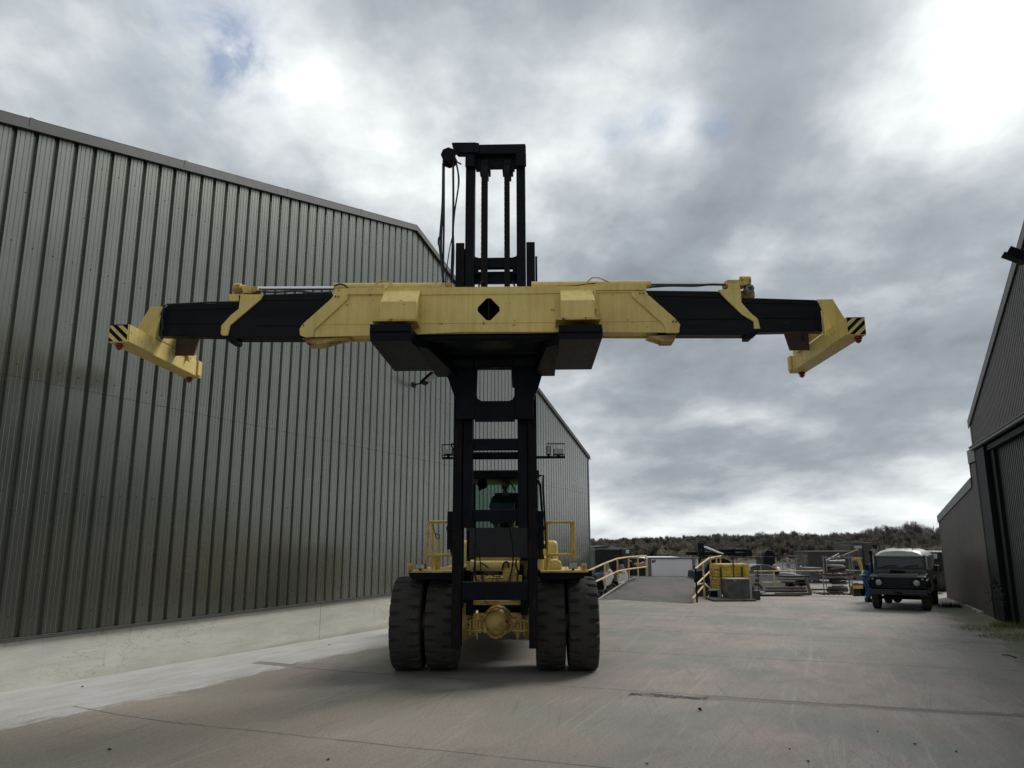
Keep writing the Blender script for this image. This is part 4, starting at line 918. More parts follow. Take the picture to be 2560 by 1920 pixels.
mb = MB()
for k_ in range(14):
    a = 2*pi*k_/14; mb.lathe([(2.11, 0), (2.11, .016), (2.15, .016)], 6, (u0+r0*1.04*cos(a), 0, z0+r0*1.04*sin(a)), 'y')
for x in (1010, 1190): mb.cut(); u, z = c4(x, 730, 2.08); mb.box(u-.035, u+.035, 2.08, 2.2, z-.16, z+.14)
mb.build('axle_bolt', 'yellow_dirty', ax, bevel=.004)
mb = MB(); mb.tube([(UC-1.7, 2.5, TR), (UC+1.7, 2.5, TR)], .15, 20)
for sg in (-1, 1):
    mb.lathe([(UC+sg*.42, .0), (UC+sg*.42, .22), (UC+sg*.50, .30), (UC+sg*.62, .33), (UC+sg*.64, 0)], 24, (0, 2.5, TR))
mb.build('axle_tube', 'yellow_dirty', ax, smooth=True)
mb = MB()
for sg in (-1, 1):
    mb.cut()
    for i, (du, dz, r_) in enumerate(((.30, .02, .022), (.36, -.05, .016), (.40, .05, .02), (.46, -.02, .018), (.34, -.09, .016))):
        mb.tube([(UC+sg*du, 2.10, TR-.16+dz), (UC+sg*du, 2.08, TR+.08+dz)], r_, 8)
    mb.tube([(UC+sg*.26, 2.07, TR-.10), (UC+sg*.40, 2.05, TR-.11), (UC+sg*.52, 2.08, TR-.10)], .018, 8)
    mb.tube([(UC+sg*.26, 2.07, TR+.06), (UC+sg*.38, 2.05, TR+.08), (UC+sg*.52, 2.08, TR+.04)], .015, 8)
    mb.box(UC+sg*.38-.05, UC+sg*.38+.05, 2.12, 2.3, TR-.12, TR+.16)
mb.build('brake_line', 'yellow_dirty', ax, smooth=True)
mb = MB()
for sg in (-1, 1): mb.box(UC+sg*.46-.06, UC+sg*.46+.06, 1.9, 8.6, .95, 1.45)
mb.box(UC-.45, UC+.45, 2.85, 3.0, .95, 1.75); mb.box(UC-.45, UC+.45, 6.0, 6.4, 1.0, 1.3)
ch = mb.build('chassis', 'black', H, bevel=.01)  # black here paints in the dark voids behind the axle
za, zb_ = c4(1100, 520, 2.1)[1], c4(1100, 545, 2.1)[1]
mb = MB(); mb.box(UC-.44, UC+.44, 1.95, 2.15, zb_-.02, za); mb.prism(px(c4, [(1000, 308), (1230, 308), (1235, 345), (990, 345)], 2.0), 2.0, 2.3)
z1_ = c4(1100, 345, 2.2)[1]; mb.box(UC-.42, UC+.42, 2.25, 2.29, z1_-.02, z1_+.10)
mb.build('front_crossmember', 'yellow_dirty', ch, bevel=.006)
a, z = c4(882, 200, 2.0); b_, _ = c4(1320, 200, 2.0)
mb = MB(); mb.tube([(a, 2.0, z), (b_, 2.0, z)], .085, 18); mb.lathe([(a-.02, 0), (a-.02, .10), (a+.05, .10), (a+.05, 0)], 18, (0, 2.0, z)); mb.build('tilt_cross_tube', 'yellow', ch, smooth=True)
mb = MB(); mb.prism(px(c4, [(1165, 235), (1165, 200), (1205, 168), (1290, 172), (1312, 225), (1300, 335), (1175, 335)], 1.9), 1.9, 2.05); 
for i in range(5): u, z = c4(1185+i*26, 260, 1.88); mb.tube([(u, 1.88, z), (u, 1.9, z)], .02, 8)
mb.build('valve_block', 'yellow_dirty', ch, bevel=.01)
mb = MB()
for i, pts in enumerate([[(985, 335), (985, 285), (1005, 268), (1120, 268), (1135, 290), (1135, 320)], [(975, 250), (1060, 252), (1170, 250)], [(1010, 300), (1050, 280), (1100, 300), (1150, 300)], [(1075, 345), (1080, 300), (1115, 300), (1118, 345)]]):
    mb.tube([P3(c4, x, y, 1.92) for x, y in pts], .010, 6)
mb.build('pipe', 'steel', ch, smooth=True)
for pts, r_ in (([(905, 0), (912, 120), (912, 200), (905, 240), (925, 340)], .018), ([(918, -250), (920, 0), (950, 60), (960, 160), (968, 260), (985, 345)], .012), ([(1225, -200), (1262, 60), (1258, 200), (1236, 300), (1232, 345)], .014), ([(960, 170), (1000, 190), (1040, 225)], .012), ([(1165, 240), (1172, 190), (1195, 165), (1215, 175), (1222, 220)], .016), ([(1295, 140), (1290, 200), (1310, 260), (1300, 345)], .015), ([(890, 345), (880, 300), (905, 260), (915, 200)], .015)):
    hose2(c4, pts, 1.85, r_, ch)
zr_ = c4(1100, 148, 2.0)[1]; mb = MB(); mb.box(UC-.40, UC+.40, 2.05, 2.08, zr_-.012, zr_+.012); mb.build('red_strip', 'red', ch)
zr_ = c4(1100, 134, 2.0)[1]; mb = MB(); mb.box(UC-.40, UC+.40, 2.04, 2.10, zr_-.03, zr_+.015); mb.build('cab_sill', 'yellow_dirty', ch)
# ---------------- platform, fenders, body
zf = c4(500, 248, 1.8)[1]
for sg in (-1, 1):
    if sg < 0: a = c4(285, 250, 1.8)[0]; b_ = UC-.70
    else: a = UC+.74; b_ = c4(1957, 250, 1.8)[0]
    o = MB().box(a, b_, 1.80, 4.0, zf-.03, zf).build('fender', 'yellow_dirty', H, bevel=.004)
    mb = MB()
    oa = a if sg < 0 else b_; ib = b_ if sg < 0 else a
    mb.hexa([(oa-sg*.08, 1.84, zf-.13), (ib, 1.84, zf-.16), (ib, 3.95, zf-.16), (oa-sg*.08, 3.95, zf-.13)], [(oa-sg*.02, 1.81, zf-.032), (ib, 1.81, zf-.032), (ib, 3.98, zf-.032), (oa-sg*.02, 3.98, zf-.032)])
    mb.build('fender_skirt', 'black', o)
mb = MB(); mb.box(UC-.40, UC+.40, 3.1, 7.4, .62, 1.3); mb.build('dark_belly_box', 'black', H, bevel=.05)  # black box added behind the axle to darken the bright gaps
mb = MB(); mb.box(UC-1.72, UC-.5, 3.34, 3.38, .75, zf-.05); mb.cut(); mb.box(UC+.5, UC+1.72, 3.34, 3.38, .75, zf-.05); mb.build('dark_gap_plate', 'black', H)  # black plates added behind the tyres to shut out the bright ground
mb = MB(); mb.box(UC-.72, UC+.72, 4.2, 8.6, 1.45, 2.35); body = mb.build('engine_cover', 'yellow', H, bevel=.05)
mb = MB(); mb.box(UC-1.25, UC+1.25, 8.4, 9.6, .55, 2.2); mb.build('counterweight', 'yellow', H, bevel=.12, seg=4)
mb = MB(); mb.box(UC-1.2, UC-.72, 4.2, 7.0, 1.0, zf-.01); mb.box(UC+.72, UC+1.2, 4.2, 7.0, 1.0, zf-.01); mb.build('side_tank', 'yellow', H, bevel=.03)
p = c4(1597, 148, 2.3); q = c4(1715, 248, 2.3)
mb = MB(); mb.prism([(p[0]-.02, zf), (q[0]+.0, zf), (q[0]-.01, p[1]-.04), (q[0]-.06, p[1]), (p[0], p[1])], 2.3, 3.4); mb.build('battery_box', 'yellow', H, bevel=.02)
p = c4(1555, 120, 2.5); q = c4(1620, 248, 2.5)
mb = MB(); mb.box(c4(1530, 120, 2.5)[0], q[0], 2.45, 3.0, zf, p[1]); mb.build('filter_housing', 'yellow', H, bevel=.02)
a, z = c4(1520, 185, 2.2); mb = MB(); mb.tube([(a, 2.2, zf), (a, 2.2, zf+.22)], .05, 14); mb.build('oil_filler', 'yellow', H, smooth=True)
# handrails
def rail(pts_list, r, v, name='handrail'):
    mb = MB()
    for (f, pts) in pts_list: mb.tube([P3(f, x, y, v) for x, y in pts], r, 8)
    return mb.build(name, 'yellow_rail', H, smooth=True)
rail([(c5, [(370, 1015), (140, 1015), (130, 1025), (104, 1500)]), (c5, [(118, 1360), (378, 1360)]), (c5, [(172, 1020), (172, 1500)])], .024, 2.0)
rail([(c5, [(238, 1150), (240, 1500)]), (c5, [(205, 1350), (205, 1510)]), (c5, [(222, 1350), (224, 1510)])], .020, 2.3)
mb = MB(); mb.tube([P3(c5, *p_, 1.95) for p_ in ((172, 1040), (195, 1130), (215, 1190), (235, 1190), (243, 1170), (240, 1145), (215, 1138), (212, 1150))], .012, 6); mb.build('cable', 'steel', H, smooth=True)
rail([(c5, [(1342, 1018), (1630, 1018)]), (c5, [(1360, 1010), (1366, 1515)]), (c5, [(1345, 1355), (1625, 1355)]), (c5, [(1360, 1380), (1400, 1370), (1415, 1385), (1405, 1400)])], .022, 2.0)
mb = MB(); mb.tube([P3(c5, 1612, 1010, 2.0), P3(c5, 1612, 1360, 2.0)], .022, 8); mb.tube([P3(c5, 1628, 1005, 2.05), P3(c5, 1634, 1420, 2.05)], .032, 10); mb.build('handrail', 'yellow_rail', H, smooth=True)
# fender lamps
def lamp(f, x0, x1, y0, y1, v, name, lensm, guard=True):
    a, zt = f(x0, y0, v); b_, zb_ = f(x1, y1, v)
    o = MB().box(a, b_, v+.02, v+.12, zb_, zt).build(name, 'yellow_dirty' if name == 'marker_lamp' else 'black', H, bevel=.008)
    i_ = .008 if name != 'marker_lamp' else .03
    if name == 'marker_lamp': MB().lathe([(v-.002, 0), (v, (b_-a)*.30), (v+.02, (b_-a)*.33)], 18, ((a+b_)/2, 0, (zt+zb_)/2), 'y').build('lens', lensm, o, smooth=True)
    else:
        MB().box(a+i_, b_-i_, v, v+.02, zb_+i_, zt-i_).build('lens', lensm, o, bevel=.006)
    MB().box((a+b_)/2-.02, (a+b_)/2+.02, v+.04, v+.08, zb_-.06, zb_).build('bracket', 'black', o)
    return o
lamp(c4, 286, 334, 182, 244, 1.86, 'marker_lamp', 'amber'); lamp(c4, 1895, 1945, 182, 240, 1.86, 'marker_lamp', 'amber')
lamp(c4, 360, 450, 185, 232, 1.86, 'headlight', 'lens'); lamp(c4, 1775, 1862, 168, 230, 1.86, 'headlight', 'lens')
mb = MB()
for x0, x1 in ((345, 462), (1750, 1885)):
    mb.cut(); mb.tube([P3(c4, x0, 240, 1.82), P3(c4, x0+2, 142, 1.82), P3(c4, x1, 142, 1.82), P3(c4, x1+2, 240, 1.82)], .007, 6)
mb.build('lamp_guard', 'galv', H)
# work lamps on brackets beside the mast
mb = MB()
def bx(f, x0, x1, y0, y1, v, d_=.03):
    a, zt = f(x0, y0, v); b_, zb_ = f(x1, y1, v); mb.box(a, b_, v, v+d_, zb_, zt)
bx(c5, 268, 410, 342, 362, 1.5, .06); bx(c5, 268, 395, 320, 328, 1.5); bx(c5, 268, 400, 209, 217, 1.5); bx(c5, 268, 274, 210, 350, 1.5); bx(c5, 388, 394, 210, 350, 1.5)
mb.tube([P3(c5, 362, 212, 1.48), P3(c5, 378, 250, 1.48), P3(c5, 410, 300, 1.48)], .014, 6); mb.tube([P3(c5, 365, 205, 1.48), P3(c5, 420, 215, 1.48)], .014, 6)
mb.cut(); bx(c5, 1228, 1545, 332, 354, 1.5, .06); bx(c5, 1355, 1545, 200, 208, 1.5); bx(c5, 1540, 1546, 200, 350, 1.5); bx(c5, 1355, 1360, 200, 340, 1.5); bx(c5, 1418, 1545, 316, 324, 1.5); bx(c5, 1452, 1457, 205, 330, 1.5); bx(c5, 1418, 1422, 205, 330, 1.5)
bx(c5, 1228, 1240, 100, 368, 1.48)
wl = mb.build('lamp_bracket', 'black', H)
for a in ((285, 380, 262, 312), (1352, 1400, 225, 315), (1425, 1530, 256, 315)): 
    o = lamp(c5, a[0], a[1], a[2], a[3], 1.46, 'work_lamp', 'lens')
# right hand mirror arm, hose bundle
mb = MB()
mb.tube([P3(c5, x, y, 2.4) for x, y in ((1240, 555), (1285, 535), (1320, 535), (1316, 640), (1345, 1150), (1350, 1300))], .018, 8)
mb.tube([P3(c5, x, y, 2.4) for x, y in ((1240, 575), (1270, 590), (1288, 640), (1305, 900), (1300, 1180))], .022, 8)
mb.tube([P3(c5, x, y, 2.3) for x, y in ((1275, 1075), (1345, 1080))], .014, 8); mb.tube([P3(c5, x, y, 2.3) for x, y in ((1300, 1200), (1350, 1204))], .012, 8)
mb.build('access_rail', 'black', H, smooth=True)
rb_ = random.Random(3)
mb = MB()
for i in range(9):
    x = 1240+rb_.random()*70; mb.tube([P3(c5, x, 1120+rb_.random()*60, 1.8+rb_.random()*.3), P3(c5, x+rb_.uniform(-20, 30), 1250, 1.85), P3(c5, x+rb_.uniform(-30, 20), 1400, 1.9)], .016+.014*rb_.random(), 7)
for x, y in ((1300, 1130), (1315, 1270), (1290, 1300), (350, 1140), (352, 1275)): u, z = c5(x, y, 1.75); mb.box(u-.04, u+.04, 1.75, 1.83, z-.035, z+.035)
mb.tube([P3(c5, x, y, 1.8) for x, y in ((368, 1190), (365, 1290), (375, 1345), (390, 1350))], .03, 8)
mb.build('hose_bundle', 'hose', H, bevel=.004)
# ---------------- cab
cab = thing('cab', None, None); cab.parent = H
c0, c1_ = 3.1, 4.55; ul, ur = UC-.62, UC+.72
zr0 = c5(700, 575, c0)[1]; zr1 = c5(700, 480, c0)[1]; zw0 = c5(700, 1075, c0)[1]; zfl = c5(700, 1385, c0)[1]
MB().box(ul-.03, ur+.03, c0-.05, c1_+.03, zr0, zr1).build('roof', 'black', cab, bevel=.03)
MB().box(ul, ur, c0, c0+.04, zfl-.05, zw0).build('front_panel', 'navy', cab, bevel=.01)
mb = MB()
for u in (ul, ur-.06):
    mb.box(u, u+.06, c0, c0+.07, zw0-.02, zr0); mb.box(u, u+.06, c1_-.07, c1_, zfl, zr0); mb.box(u, u+.06, c0, c1_, zfl, zfl+.5)
mb.box(ul, ur, c1_-.06, c1_, zfl, zfl+.45); mb.build('frame', 'black', cab, bevel=.008)
MB().box(ul+.06, ur-.06, c0+.02, c0+.028, zw0, zr0).build('window', 'glass', cab)
MB().box(ul, ur, c0, c1_, zfl-.06, zfl-.01).build('floor', 'black', cab)
mb = MB(); mb.tube([P3(c5, x, y, c0+.12) for x, y in ((870, 500), (940, 555), (1000, 640), (1025, 690))], .014, 6); mb.tube([P3(c5, x, y, c0+.12) for x, y in ((930, 545), (1025, 560))], .010, 6); mb.build('wiper', 'black', cab)
mb = MB(); u, z = c5(690, 625, c0+.3); mb.lathe([(c0+.24, 0), (c0+.25, .09), (c0+.28, .10), (c0+.30, .0)], 16, (u, 0, z), 'y'); mb.box(u-.08, u-.02, c0+.26, c0+.30, z-.12, z+.13); mb.build('fan', 'black', cab)
mb = MB(); p = c5(768, 820, c0+.15); q = c5(1022, 890, c0+.15); mb.box(p[0], q[0], c0+.15, c0+.30, q[1]-.25, p[1]); mb.build('dashboard', 'bluegrey', cab, bevel=.01)
mb = MB(); a = c5(935, 900, 4.05)[0]; zs = c5(935, 820, 3.9)[1]
mb.box(a-.25, a+.25, 3.72, 4.2, zs-.45, zs-.33); mb.box(a-.24, a+.24, 4.15, 4.27, zs-.35, zs+.22); mb.box(a-.2, a+.2, 3.8, 4.1, zfl, zs-.45); seat = mb.build('seat', 'hose', cab, bevel=.03)
mb = MB(); mb.tube([(a-.02, 3.35, zfl), (a-.02, 3.42, zs-.12)], .03, 8); mb.build('steering_column', 'black', cab)
mb = MB(); 
ring = [(a-.02+.17*cos(t*pi/12), 3.46+.08*sin(t*pi/12), zs-.10+.13*sin(t*pi/12)) for t in range(25)]; mb.tube(ring, .014, 8); mb.build('steering_wheel', 'black', cab, smooth=True)
# ---------------- driver
def skin_figure(name, joints, edges, m, parent=None, loc=(0, 0, 0), rz=0, sub=2, root=0):
    me = bpy.data.meshes.new(name); me.from_pydata([j[0] for j in joints], edges, []); me.materials.append(M[m])
    o = bpy.data.objects.new(name, me); COL.objects.link(o); o.location = loc; o.rotation_euler = (0, 0, rz)
    if parent: o.parent = parent
    s = o.modifiers.new('skin', 'SKIN'); s.use_smooth_shade = True
    for i, (v, j) in enumerate(zip(me.skin_vertices[0].data, joints)):
        r = j[1]; v.radius = r if isinstance(r, tuple) else (r, r)
        v.use_root = (i == root)
    o.modifiers.new('sub', 'SUBSURF').levels = sub; o.modifiers['sub'].render_levels = sub
    return o
def head_mesh(hw=.078, hd=.098, hh=.118):
    """ellipsoidal head with brow, nose, mouth, chin and ears; faces -y, origin at the head's centre"""
    mb = MB(); vs = []; n, m = 32, 26
    for i in range(m+1):
        ph = -pi/2+pi*i/m
        for j in range(n):
            th = 2*pi*j/n; x = hw*cos(ph)*sin(th); y = -hd*cos(ph)*cos(th); z = hh*sin(ph)
            front = max(0, cos(th)); t = z/hh
            if t < -.2: x *= 1-.28*(-t-.2); y *= 1-.06*(-t-.2)
            if t < -.55 and front > 0: y -= .018*front*(1-abs(t+.75)/.25 if abs(t+.75) < .25 else 0)
            w_ = math.exp(-(th if th < pi else th-2*pi)**2/.035)
            if -.28 < t < .12: y -= .024*w_*(1-(t+.28)/.40)*(cos(ph)); 
            if .05 < t < .22 and abs(x) > .012 and front > .5: y -= .006
            if -.08 < t < .06 and .015 < abs(x) < .045 and front > .5: y += .009
            if -.50 < t < -.38 and front > .85: y -= .006
            if -.56 < t < -.52 and front > .85: y += .003
            vs.append((x, y, z))
    fs = [(i*n+j, i*n+(j+1) % n, (i+1)*n+(j+1) % n, (i+1)*n+j) for i in range(m) for j in range(n)]
    mb.add(vs, fs)
    return mb
def hair_cap(hw=.080, hd=.101, hh=.121, low=-.05, front_line=.45, beard=False):
    mb = MB(); vs = []; fs = []; n, m = 28, 18; ok = {}
    for i in range(m+1):
        ph = -pi/2+pi*i/m
        for j in range(n):
            th = 2*pi*j/n; vs.append((hw*1.02*cos(ph)*sin(th), -hd*1.02*cos(ph)*cos(th), hh*1.02*sin(ph)))
    def keep(i, j):
        t = sin(-pi/2+pi*(i+.5)/m); th = 2*pi*(j+.5)/n; f = cos(th)
        return t > (front_line if f > .35 else (low if f > -.2 else low-.35))
    fs = [(i*n+j, i*n+(j+1) % n, (i+1)*n+(j+1) % n, (i+1)*n+j) for i in range(m) for j in range(n) if keep(i, j)]
    mb.add(vs, fs); return mb
hx, hzz = c5(925, 640, 3.95); hv = 3.95
wpos = M0+AXU*hx+AXV*hv
drv = thing('person', 'bearded driver in a black t-shirt seated in the cab behind the mast', 'person', (wpos.x, wpos.y, hzz-.80), -YAW)
S_ = [((0, 0, .10), (.15, .12)), ((0, .0, .25), (.155, .11)), ((0, 0, .42), (.165, .11)), ((0, .0, .56), (.10, .075)), ((0, -.01, .64), .055), ((0, -.01, .74), .05),
      ((-.19, 0, .53), .062), ((-.27, -.04, .30), .048), ((-.22, -.28, .20), .036), ((-.19, -.40, .24), .030),
      ((.19, 0, .53), .062), ((.28, -.03, .30), .048), ((.24, -.27, .20), .036), ((.17, -.40, .24), .030),
      ((-.10, -.05, .06), .085), ((-.15, -.42, .08), .065), ((-.15, -.50, -.30), .045), ((-.15, -.62, -.34), .035),
      ((.10, -.05, .06), .085), ((.15, -.42, .08), .065), ((.15, -.50, -.30), .045), ((.15, -.62, -.34), .035)]
body_o = skin_figure('body', S_, [(0, 1), (1, 2), (2, 3), (3, 4), (4, 5), (3, 6), (6, 7), (7, 8), (8, 9), (3, 10), (10, 11), (11, 12), (12, 13), (0, 14), (14, 15), (15, 16), (16, 17), (0, 18), (18, 19), (19, 20), (20, 21)], 'skin', drv)
sh = skin_figure('tshirt', [((0, .0, .08), (.19, .16)), ((0, 0, .25), (.195, .15)), ((0, 0, .43), (.205, .15)), ((0, 0, .56), (.14, .11)), ((0, -.005, .615), (.085, .08)), ((-.20, 0, .53), .092), ((-.275, -.03, .32), .072), ((.20, 0, .53), .092), ((.285, -.02, .32), .072)],
            [(0, 1), (1, 2), (2, 3), (3, 4), (3, 5), (5, 6), (3, 7), (7, 8)], 'tshirt', drv)
hd_ = head_mesh().build('head', 'skin', drv, smooth=True, loc=(0, -.03, .82), rotz=radians(-28))
h2 = hair_cap(front_line=.55).build('hair', 'hair', hd_, smooth=True)
bd = MB(); bd.v = []; n, m = 24, 8; vs = []
for i in range(m+1):
    t = -.95+.62*i/m; ph = math.asin(t)
    for j in range(n+1):
        th = -1.25+2.5*j/n; vs.append((.0795*cos(ph)*sin(th)*(1-.25*max(0, -t-.2)), -.1035*cos(ph)*cos(th)-(.016 if abs(t+.75) < .25 else 0)*cos(th), .120*t))
bd.add(vs, [(i*(n+1)+j, i*(n+1)+j+1, (i+1)*(n+1)+j+1, (i+1)*(n+1)+j) for i in range(m) for j in range(n)])
bd.build('beard', 'hair', hd_, smooth=True)
def hand(parent, c, d, up_, m='skin', s_=1.0):
    """palm with four curled fingers and a thumb; d is the forearm direction"""
    d = Vector(d).normalized(); up_ = Vector(up_).normalized(); sd_ = d.cross(up_).normalized(); c = Vector(c); J = [(tuple(c), .030*s_)]; E_ = []
    J.append((tuple(c+d*.05*s_), .034*s_)); E_.append((0, 1))
    for k_, l in zip((-1.5, -.5, .5, 1.5), (.8, .95, 1.0, .85)):
        b_ = c+d*.085*s_+sd_*.019*k_*s_; i0_ = len(J)
        J += [(tuple(b_), .010*s_), (tuple(b_+(d*.03-up_*.008)*l*s_), .009*s_), (tuple(b_+(d*.042-up_*.035)*l*s_), .008*s_), (tuple(b_+(d*.030-up_*.052)*l*s_), .007*s_)]
        E_ += [(1, i0_), (i0_, i0_+1), (i0_+1, i0_+2), (i0_+2, i0_+3)]
    b_ = c+d*.03*s_+sd_*.035*s_; i0_ = len(J); J += [(tuple(b_), .012*s_), (tuple(b_+(d*.03+sd_*.015-up_*.02)*s_), .010*s_), (tuple(b_+(d*.05-up_*.04)*s_), .008*s_)]; E_ += [(0, i0_), (i0_, i0_+1), (i0_+1, i0_+2)]
    return skin_figure('hand', J, E_, m, parent, sub=1)
hand(drv, (-.19, -.41, .24), (.1, -1, .1), (0, .1, 1)); hand(drv, (.17, -.41, .24), (-.1, -1, .1), (0, .1, 1))
# ================================================================ THE YARD BEHIND
f6 = lambda x, y: (1440+x/4.608, 1260+y/4.608)
f7 = lambda x, y: (1860+x/4.096, 1280+y/4.096)
fz = lambda x, y: (2130+x/8.193, 1340+y/8.193)
fr = lambda x, y: (1460+x/6.506, 1360+y/6.506)      # ramp close-up
fy = lambda x, y: (1780+x/6.144, 1360+y/6.144)      # stacks close-up
def PT(f, x, y, Y): 
    a, b_ = f(x, y); r = ray(a, b_); t = Y/r.y; return Vector((r.x*t, Y, r.z*t+CH))
def gy(x, y): return Vector((x, y, ground_z(x, y)))
class LF:
    """frame of an upright thing facing the camera side: origin on the ground at depth Y, local x right, y away, z up"""
    def __init__(s, f, x, Y): s.f = f; s.Y = Y; p = PT(f, x, 500, Y); s.o = gy(p.x, Y)
    def __call__(s, x, y, dy=0.0): p = PT(s.f, x, y, s.Y+dy); return (p.x-s.o.x, p.z-s.o.z)
    def root(s, name, label, cat, group=None): return thing(name, label, cat, s.o, 0, group)
def quadbox(mb, L_, x0, y0, x1, y1, d0, d1):
    a = L_(x0, y0, d0); b_ = L_(x1, y1, d0); mb.box(min(a[0], b_[0]), max(a[0], b_[0]), d0, d1, min(a[1], b_[1]), max(a[1], b_[1]))
# ---------------- ramp
rp = [GG(*fr(225, 905)), GG(*fr(1780, 965))]
Yt = 38.5
tl = PT(fr, 830, 555, Yt); tr_ = PT(fr, 1790, 552, Yt); ml = PT(fr, 650, 640, 35.); zt_ = (tl.z+tr_.z)/2
nL, nR = rp
mb = MB(); rows = []
for i in range(9):
    t = i/8.; e = t*t*(3-2*t)*.35+t*.65
    z = nL.z+(zt_-nL.z)*e
    a = nL.lerp(tl, t); b_ = nR.lerp(tr_, t); za_ = max(z, ground_z(a.x, a.y))+.012+.02*t; zb2 = max(z, ground_z(b_.x, b_.y))+.012+.02*t; rows.append(((a.x, a.y, za_), (b_.x, b_.y, zb2)))
rows.append(((tl.x, tl.y+2.5, zt_), (tr_.x, tr_.y+2.5, zt_)))
vs = []
for a, b_ in rows: vs += [a, b_, (b_[0], b_[1], -.7), (a[0], a[1], -.7)]
n = len(rows); fs = [(0, 1, 2, 3)]
for i in range(n-1):
    k_ = 4*i
    for j in range(4): fs.append((k_+j, k_+(j+1) % 4, k_+4+(j+1) % 4, k_+4+j))
fs.append((4*n-4, 4*n-3, 4*n-2, 4*n-1))
mb.add(vs, fs)
M['ramp'] = mat('ramp_asphalt', (.085, .085, .076), .9, c2=(.135, .108, .102), ns=1.1, c3=(.2, .19, .17), n3s=5, lo3=.62, hi3=.72, bump=.6, bs=30, stretch=(1, .35, 1))
tag(mb.build('loading_ramp', 'ramp'), 'grey tarmac loading ramp rising between two yellow handrails to a white trailer end', 'ramp', kind=None)
# kerb along the left edge
mb = MB()
for a, b_ in (((225, 905), (650, 625)), ((560, 640), (830, 545))):
    pa = PT(fr, *a, rp[0].y if a[0] == 225 else 33.5); pb = PT(fr, *b_, 34.5 if a[0] == 225 else 38.)
    mb.cut(); mb.tube([pa, pb], .035, 6)
tag(mb.build('edge_strip', 'galv', None), 'pale pipe lying along the left edge of the loading ramp', 'pipe', 'pipes along the ramp edge')
for o in [o for o in COL.objects if o.name.startswith('edge_strip') and 'label' not in o]: tag(o, 'pale pipe lying along the left edge of the loading ramp', 'pipe', 'pipes along the ramp edge')
def yrail(label, posts, rails, r=.028, m='orange_rail', dark=()):
    o = Vector(posts[0][0]); t = thing('handrail', label, 'handrail', (o.x, o.y, o.z))
    for i, (a, b_) in enumerate(posts): MB().tube([Vector(a)-o, Vector(b_)-o], r*1.05, 8).build('post', 'lr_black' if i in dark else m, t, smooth=True)
    for pl in rails: MB().tube([Vector(p)-o for p in pl], r, 8).build('rail', m, t, smooth=True)
    return t
def RPt(x, y, Y): return PT(fr, x, y, Y)
lp = [(345, 735, 300, 31.0), (548, 612, 225, 33.5), (730, 590, 195, 35.5), (880, 530, 185, 37.0), (1015, 520, 180, 38.3)]
yrail('yellow handrail climbing the left side of the loading ramp in front of motorcycles', [(RPt(x, yb, Y), RPt(x-8, yt, Y)) for x, yb, yt, Y in lp],
      [[RPt(60, 440, 28.5), RPt(335, 315, 31.0), RPt(540, 238, 33.5), RPt(725, 212, 35.5), RPt(875, 202, 37.0), RPt(1012, 192, 38.3)],
       [RPt(180, 615, 29.4), RPt(345, 540, 31.0), RPt(548, 442, 33.5), RPt(728, 410, 35.5), RPt(880, 388, 37.0), RPt(1015, 372, 38.3)]], .035)
rp_ = [(1830, 960, 400, 28.9), (1950, 900, 310, 30.0), (2065, 745, 215, 32.0), (2165, 730, 200, 34.0), (2230, 690, 190, 35.2)]
yrail('yellow handrail climbing the right side of the loading ramp beside the yellow stack', [(RPt(x+10, yb, Y), RPt(x-15, yt, Y)) for x, yb, yt, Y in rp_],
      [[RPt(1808, 405, 28.9), RPt(1915, 318, 30.0), RPt(2035, 228, 32.0), RPt(2128, 212, 34.0), RPt(2230, 196, 35.2)],
       [RPt(1830, 660, 28.9), RPt(1945, 545, 30.0), RPt(2050, 445, 32.0), RPt(2150, 410, 34.0), RPt(2235, 395, 35.2)],
       [RPt(1765, 890, 28.4), RPt(1850, 790, 29.2), RPt(1945, 680, 30.0)]], .033, dark=(0,))
# trailer end board
L_ = LF(fr, 1400, 40.5); L_.o.z = zt_
t = L_.root('trailer', 'white box trailer end with grey corner frame standing at the top of the ramp', 'trailer')
mb = MB(); quadbox(mb, L_, 1090, 245, 1775, 548, 0, .05); quadbox(mb, L_, 1795, 245, 1850, 548, .4, .45); mb.build('end_panel', 'white', t, bevel=.01)
mb = MB(); quadbox(mb, L_, 1055, 232, 1100, 552, -.04, .3); mb.cut(); quadbox(mb, L_, 1765, 232, 1797, 552, -.04, .3); mb.cut(); quadbox(mb, L_, 1055, 218, 1880, 240, -.05, .5); mb.build('frame', 'grey', t, bevel=.02)
mb = MB(); quadbox(mb, L_, 1075, 240, 1870, 545, .5, 7.5); mb.build('body', 'white', t, bevel=.03)
mb = MB(); mb.prism([L_(1105, 310, 0), L_(1100, 270, 0), L_(1125, 258, 0), L_(1140, 268, 0), L_(1170, 250, 0), L_(1160, 298, 0), L_(1130, 300, 0)], -.006, -.002); quadbox(mb, L_, 1200, 530, 1220, 542, -.012, -.002); mb.build('panel_mark', 'steel', t)
mb = MB(); quadbox(mb, L_, 1795, 350, 1815, 545, .1, .3); mb.build('post', 'lr_black', t)
